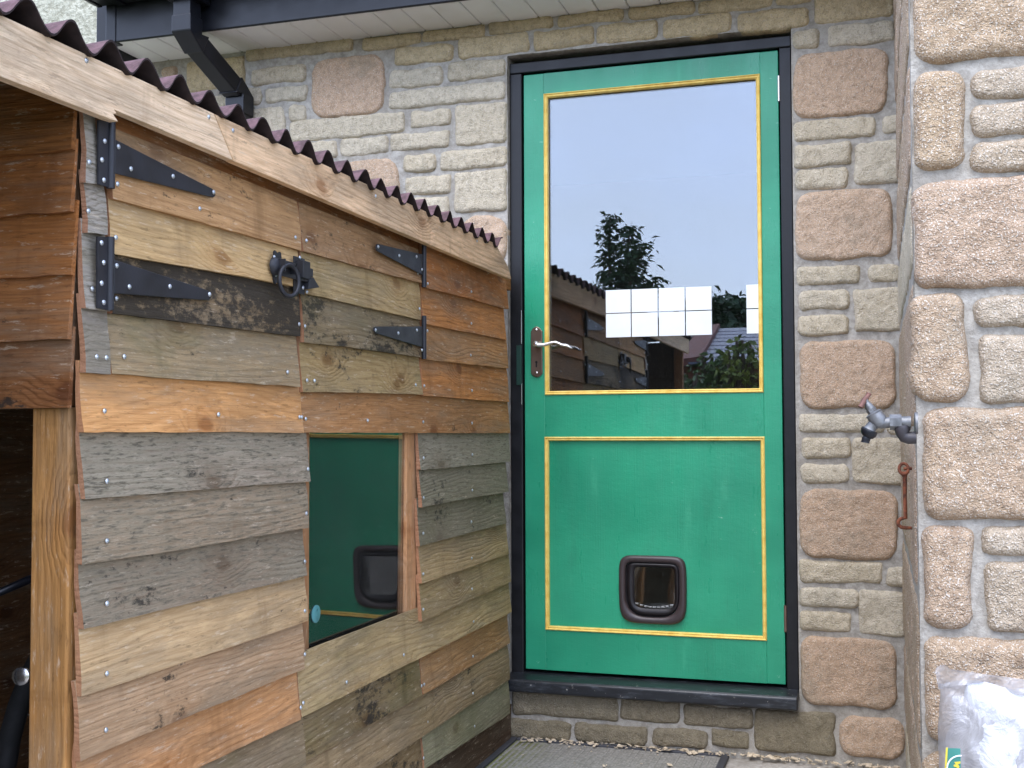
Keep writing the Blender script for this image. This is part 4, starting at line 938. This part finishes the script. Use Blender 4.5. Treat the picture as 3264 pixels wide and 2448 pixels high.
def slab(name, x0, x1, z0, zl, zr, yc, dep, mat, sd, amp=.012, nx=56, nz=64):
    """plump flat bag: creased front, flat back, upper edge from zl to zr"""
    V = []; Fc = []
    for side in (0, 1):
        for j in range(nz+1):
            for i in range(nx+1):
                a = 2*i/nx-1; b = 2*j/nz-1; zt = zl+(zr-zl)*i/nx
                x_ = (x0+x1)/2+(x1-x0)/2*a; z_ = z0+(zt-z0)*j/nz
                k = (max(0, 1-abs(a)**5)*max(0, 1-abs(b)**7))**.5
                w = abs(fbm((x_*9+sd+z_*4, z_*6-x_*5, sd), 3)); w2 = abs(fbm((x_*24+sd, z_*17+x_*9, sd), 3)); w3 = fbm((x_*4, z_*4, sd), 2)
                q = dep*k*(.85+.3*w3)-amp*(1-min(1, w*3))*k*1.3-amp*.45*(1-min(1, w2*3))*k
                e = .006*fbm((z_*14, sd, i == 0), 2)
                V.append((x_+e*(1-k)*2, yc-q if side == 0 else yc+q*.4+.001, z_+.012*(1-k)*fbm((x_*16, sd, 5), 2)*(1 if b > 0 else 0)))
    K = (nx+1)*(nz+1)
    for j in range(nz):
        for i in range(nx):
            p = j*(nx+1)+i; Fc += [(p, p+1, p+nx+2, p+nx+1), (K+p, K+p+nx+1, K+p+nx+2, K+p+1)]
    ring = [i for i in range(nx)]+[j*(nx+1)+nx for j in range(nz)]+[nz*(nx+1)+i for i in range(nx, 0, -1)]+[j*(nx+1) for j in range(nz, 0, -1)]
    n = len(ring)
    for k in range(n): Fc.append((ring[k], K+ring[k], K+ring[(k+1) % n], ring[(k+1) % n]))
    return mesh(name, V, Fc, mat, bag, smooth=True)
def bpt(x, y, yy): return onY(*bg_(x, y), yy)
xe = bpt(1517, 900, YB).x+.22
slab('white_bag', bpt(745, 900, YB-.04).x, xe, .02, bpt(760, 585, YB-.05).z, bpt(760, 760, YB-.05).z, YB-.02, .05, M_wp, 3.1)
slab('white_bag', bpt(560, 900, YB).x, xe-.1, .01, bpt(620, 800, YB).z, bpt(620, 900, YB).z, YB+.06, .05, M_wp, 8.2)
slab('clear_sack', bpt(380, 900, YB).x, xe+.04, .004, bpt(500, 600, YB-.02).z, bpt(600, 640, YB-.02).z, YB+.02, .10, M_cp, 5.7)
V = []; Fc = []; n = 30                           # loose crumpled top edge of the sack
edge_px = [(330, 330), (420, 272), (500, 300), (540, 360), (700, 362), (900, 400), (1130, 432), (1400, 470), (1800, 500)]
low_px = [(380, 620), (430, 600), (500, 590), (560, 580), (700, 560), (900, 580), (1130, 625), (1400, 690), (1800, 720)]
for row in range(7):
    f = row/6
    for (ax_, ay_), (bx_, by_) in zip(edge_px, low_px):
        p = bpt(ax_+(bx_-ax_)*f, ay_+(by_-ay_)*f, YB-.02+.03*math.sin(ax_*.011+f*3)); p.y += .018*fbm((p.x*20, p.z*20, 2)); V.append(p)
m = len(edge_px)
for r2 in range(6):
    for i in range(m-1): Fc.append((r2*m+i, r2*m+i+1, r2*m+m+i+1, r2*m+m+i))
o = mesh('sack_top', V, Fc, M_cp, bag, smooth=True); o.modifiers.new('s', 'SUBSURF').levels = 2; o.modifiers['s'].render_levels = 2
# printed panel on the sack: green field, yellow edge line, white ring, yellow mark
M_lg = plain('green_print', lin(60, 128, 116), .4, var=.1); M_ly = plain('yellow_print', lin(206, 186, 62), .4, var=.05); M_lw = plain('white_print', lin(220, 226, 224), .4, var=.03)
yl = YB-.112
def flat(name, P, mat, off=0.0, par=bag): return MB().prism([bpt(x_, y_, yl-off) for x_, y_ in P], (0, .0008, 0)).build(name, mat, par)
pn = flat('printed_panel', [(500, 1395), (672, 1400), (690, 2100), (455, 2100)], M_lg)
flat('yellow_line', [(480, 1388), (505, 1388), (470, 2100), (440, 2100)], M_ly, .0015, pn)
cc = bpt(690, 1680, yl-.003); rad = abs(bpt(690, 1490, yl).z-cc.z)
MB().tube([cc+Vector((rad*math.cos(math.pi*(.5+i/24)), 0, rad*math.sin(math.pi*(.5+i/24)))) for i in range(25)], .0012, 6).build('white_ring', M_lw, pn)
flat('yellow_mark', [(590, 1580), (672, 1572), (672, 1600), (640, 1606), (660, 1640), (640, 1700), (610, 1700), (628, 1650), (585, 1640), (582, 1618), (612, 1612)], M_ly, .002, pn)

# ------------------------------------------------------------------ garden behind the camera, seen mirrored in the door glass
YM = DY+.016
def refl(px, py, Y):
    d = ray(px, py); P = CAM+d*((YM-CAM.y)/d.y); q = Vector((d.x, -d.y, d.z)); return P+q*((Y-P.y)/q.y)
def leafmat(a, b):
    t = NT('leaves'); c = t.coords(False); k = t.mix(t.ramp(t.noise(c, 4, 4, .7), .35, .65), lin(*a, ALB), lin(*b, ALB)); return t.pbr(k, .5, spec=.4)
M_bark = plain('bark', lin(92, 76, 60, ALB), .9, var=.3)
def leaf(mb, p, d, L, w):
    d = d.normalized(); s = d.cross(Vector((random.uniform(-1, 1), random.uniform(-1, 1), random.uniform(-1, 1)))).normalized(); dr_ = Vector((0, 0, -L*.25))
    mb.add([p, p+d*L*.45+s*w, p+d*L+dr_, p+d*L*.45-s*w], [(0, 1, 2, 3)])
def leafy(name, label, cat, stems, dens, L, w, mat, spread, base, group=None, droop=.5):
    th = thing(name, label, cat, base, group); tr_ = MB(); cr = MB()
    for P in stems:
        tr_.tube(P, [max(.006, .035*(1-i/len(P))) for i in range(len(P))], 6)
        for i in range(len(P)-1):
            a, b = Vector(P[i]), Vector(P[i+1]); f0 = i/(len(P)-1)
            for q in range(int(dens*(b-a).length)):
                f = random.random(); c_ = a.lerp(b, f); k = spread*(1-.75*(f0+f/(len(P)-1)))+.02
                c_ += Vector((random.gauss(0, k), random.gauss(0, k), random.gauss(0, k*.6))); d = Vector((random.uniform(-1, 1), random.uniform(-1, 1), random.uniform(-droop, .5)))
                leaf(cr, c_, d, L*random.uniform(.6, 1.2), w*random.uniform(.7, 1.2))
    tr_.build('trunk', M_bark, th, smooth=True); cr.build('crown', mat, th, fix=False)
Yt = -7.5; tb = refl(1965, 1100, Yt)
def stem(pxs): return [(tb.x, Yt, 0)]+[tuple(refl(x_, y_, Yt)) for x_, y_ in pxs]
leafy('cherry_tree', 'tall leafy tree reflected in the door glass behind the shed roof', 'tree', [stem([(1955, 1050), (1945, 900), (1942, 780), (1945, 690)]), stem([(1960, 1050), (1990, 900), (2003, 780), (2006, 722)]), stem([(1980, 1040), (2010, 900), (2030, 830), (2052, 775)]), stem([(1980, 1040), (2030, 940), (2090, 895)])], 520, .10, .018, leafmat((58, 84, 44), (36, 62, 34)), .085, (tb.x, Yt, 0))
Yh = -15.0
for i, (hx0, hx1, ty) in enumerate(((2215, 2300, 955), (2285, 2365, 950), (2350, 2440, 970))):
    b0 = refl((hx0+hx1)/2, 1100, Yh-i*.6)
    st = []
    for q in range(7):
        xx = hx0+(hx1-hx0)*(q+.5)/7; tpx = ty+random.uniform(0, 30)
        st.append([(refl(xx, 1100, Yh-i*.6).x, Yh-i*.6, 0), tuple(refl(xx, 1080, Yh-i*.6)), tuple(refl(xx+random.uniform(-6, 6), tpx, Yh-i*.6))])
    leafy('hedge_shrub', ('left', 'middle', 'right')[i]+' one of three bushy evergreens mirrored in the door glass above the slate roof', 'shrub', st, 170, .2, .05, leafmat((54, 84, 46), (34, 58, 32)), .30, (b0.x, Yh-i*.6, 0), 'evergreens beyond the outbuilding')
ob = thing('outbuilding', 'low outbuilding with a grey slate roof mirrored in the door glass', 'building', (1.5, -11, 0))
M_slate = plain('slate', lin(112, 116, 132, ALB), .5, var=.25, sc=8, bump=.3)
ra_, rb_ = refl(2262, 1052, -12.0), refl(2450, 1046, -12.0); ea, eb_ = refl(2195, 1160, -9.0), refl(2470, 1165, -9.0)
rb_ = ra_+(rb_-ra_)*2.5; rb_.z = ra_.z; eb_ = Vector((rb_.x, ea.y, ea.z))
dr0 = (ea-ra_); nrow = 9
for i in range(nrow):
    f0, f1 = i/nrow, (i+1)/nrow+.02
    A0 = ra_.lerp(ea, f0); A1 = ra_.lerp(ea, f1); B0 = rb_.lerp(eb_, f0); B1 = rb_.lerp(eb_, f1); up = Vector((0, 0, .028)); lo_ = Vector((0, 0, .02))
    MB().prism([A0+lo_, B0+lo_, B1+up, A1+up], (0, 0, -.02)).build('slate_course', M_slate, ob)
MB().box(ra_.x+.05, rb_.x, ea.y-5.5, ea.y-.2, 0, ea.z-.02).build('wall', plain('red_brick', lin(132, 82, 66, ALB), .9, var=.25, sc=14), ob)
MB().prism([ra_+Vector((-.12, .05, .05)), ra_+Vector((.14, .05, .08)), ea+Vector((.14, .05, .08)), ea+Vector((-.12, .05, .05))], (0, 0, -.08)).build('verge', plain('red_tile', lin(120, 74, 62, ALB), .8, var=.3), ob)
for i, (bx0, bx1, ty, Yb, cl_) in enumerate(((2110, 2230, 1195, -5.6, ((96, 122, 62), (60, 88, 46))), (2230, 2330, 1135, -6.0, ((112, 138, 70), (70, 98, 52))), (2320, 2440, 1090, -5.8, ((150, 160, 70), (84, 108, 50))))):
    st = []
    for q in range(8):
        xx = bx0+(bx1-bx0)*(q+.5)/8; st.append([(refl(xx, 1230, Yb).x, Yb, 0), tuple(refl(xx, 1255, Yb)), tuple(refl(xx+random.uniform(-15, 15), ty+random.uniform(-10, 50), Yb))])
    leafy('garden_shrub', ('lowest', 'middle', 'yellowest')[i]+' of three loose garden shrubs mirrored at the bottom of the door glass', 'shrub', st, 150, .07, .02, leafmat(*cl_), .10, (refl((bx0+bx1)/2, 1230, Yb).x, Yb, 0), 'shrubs along the garden edge')
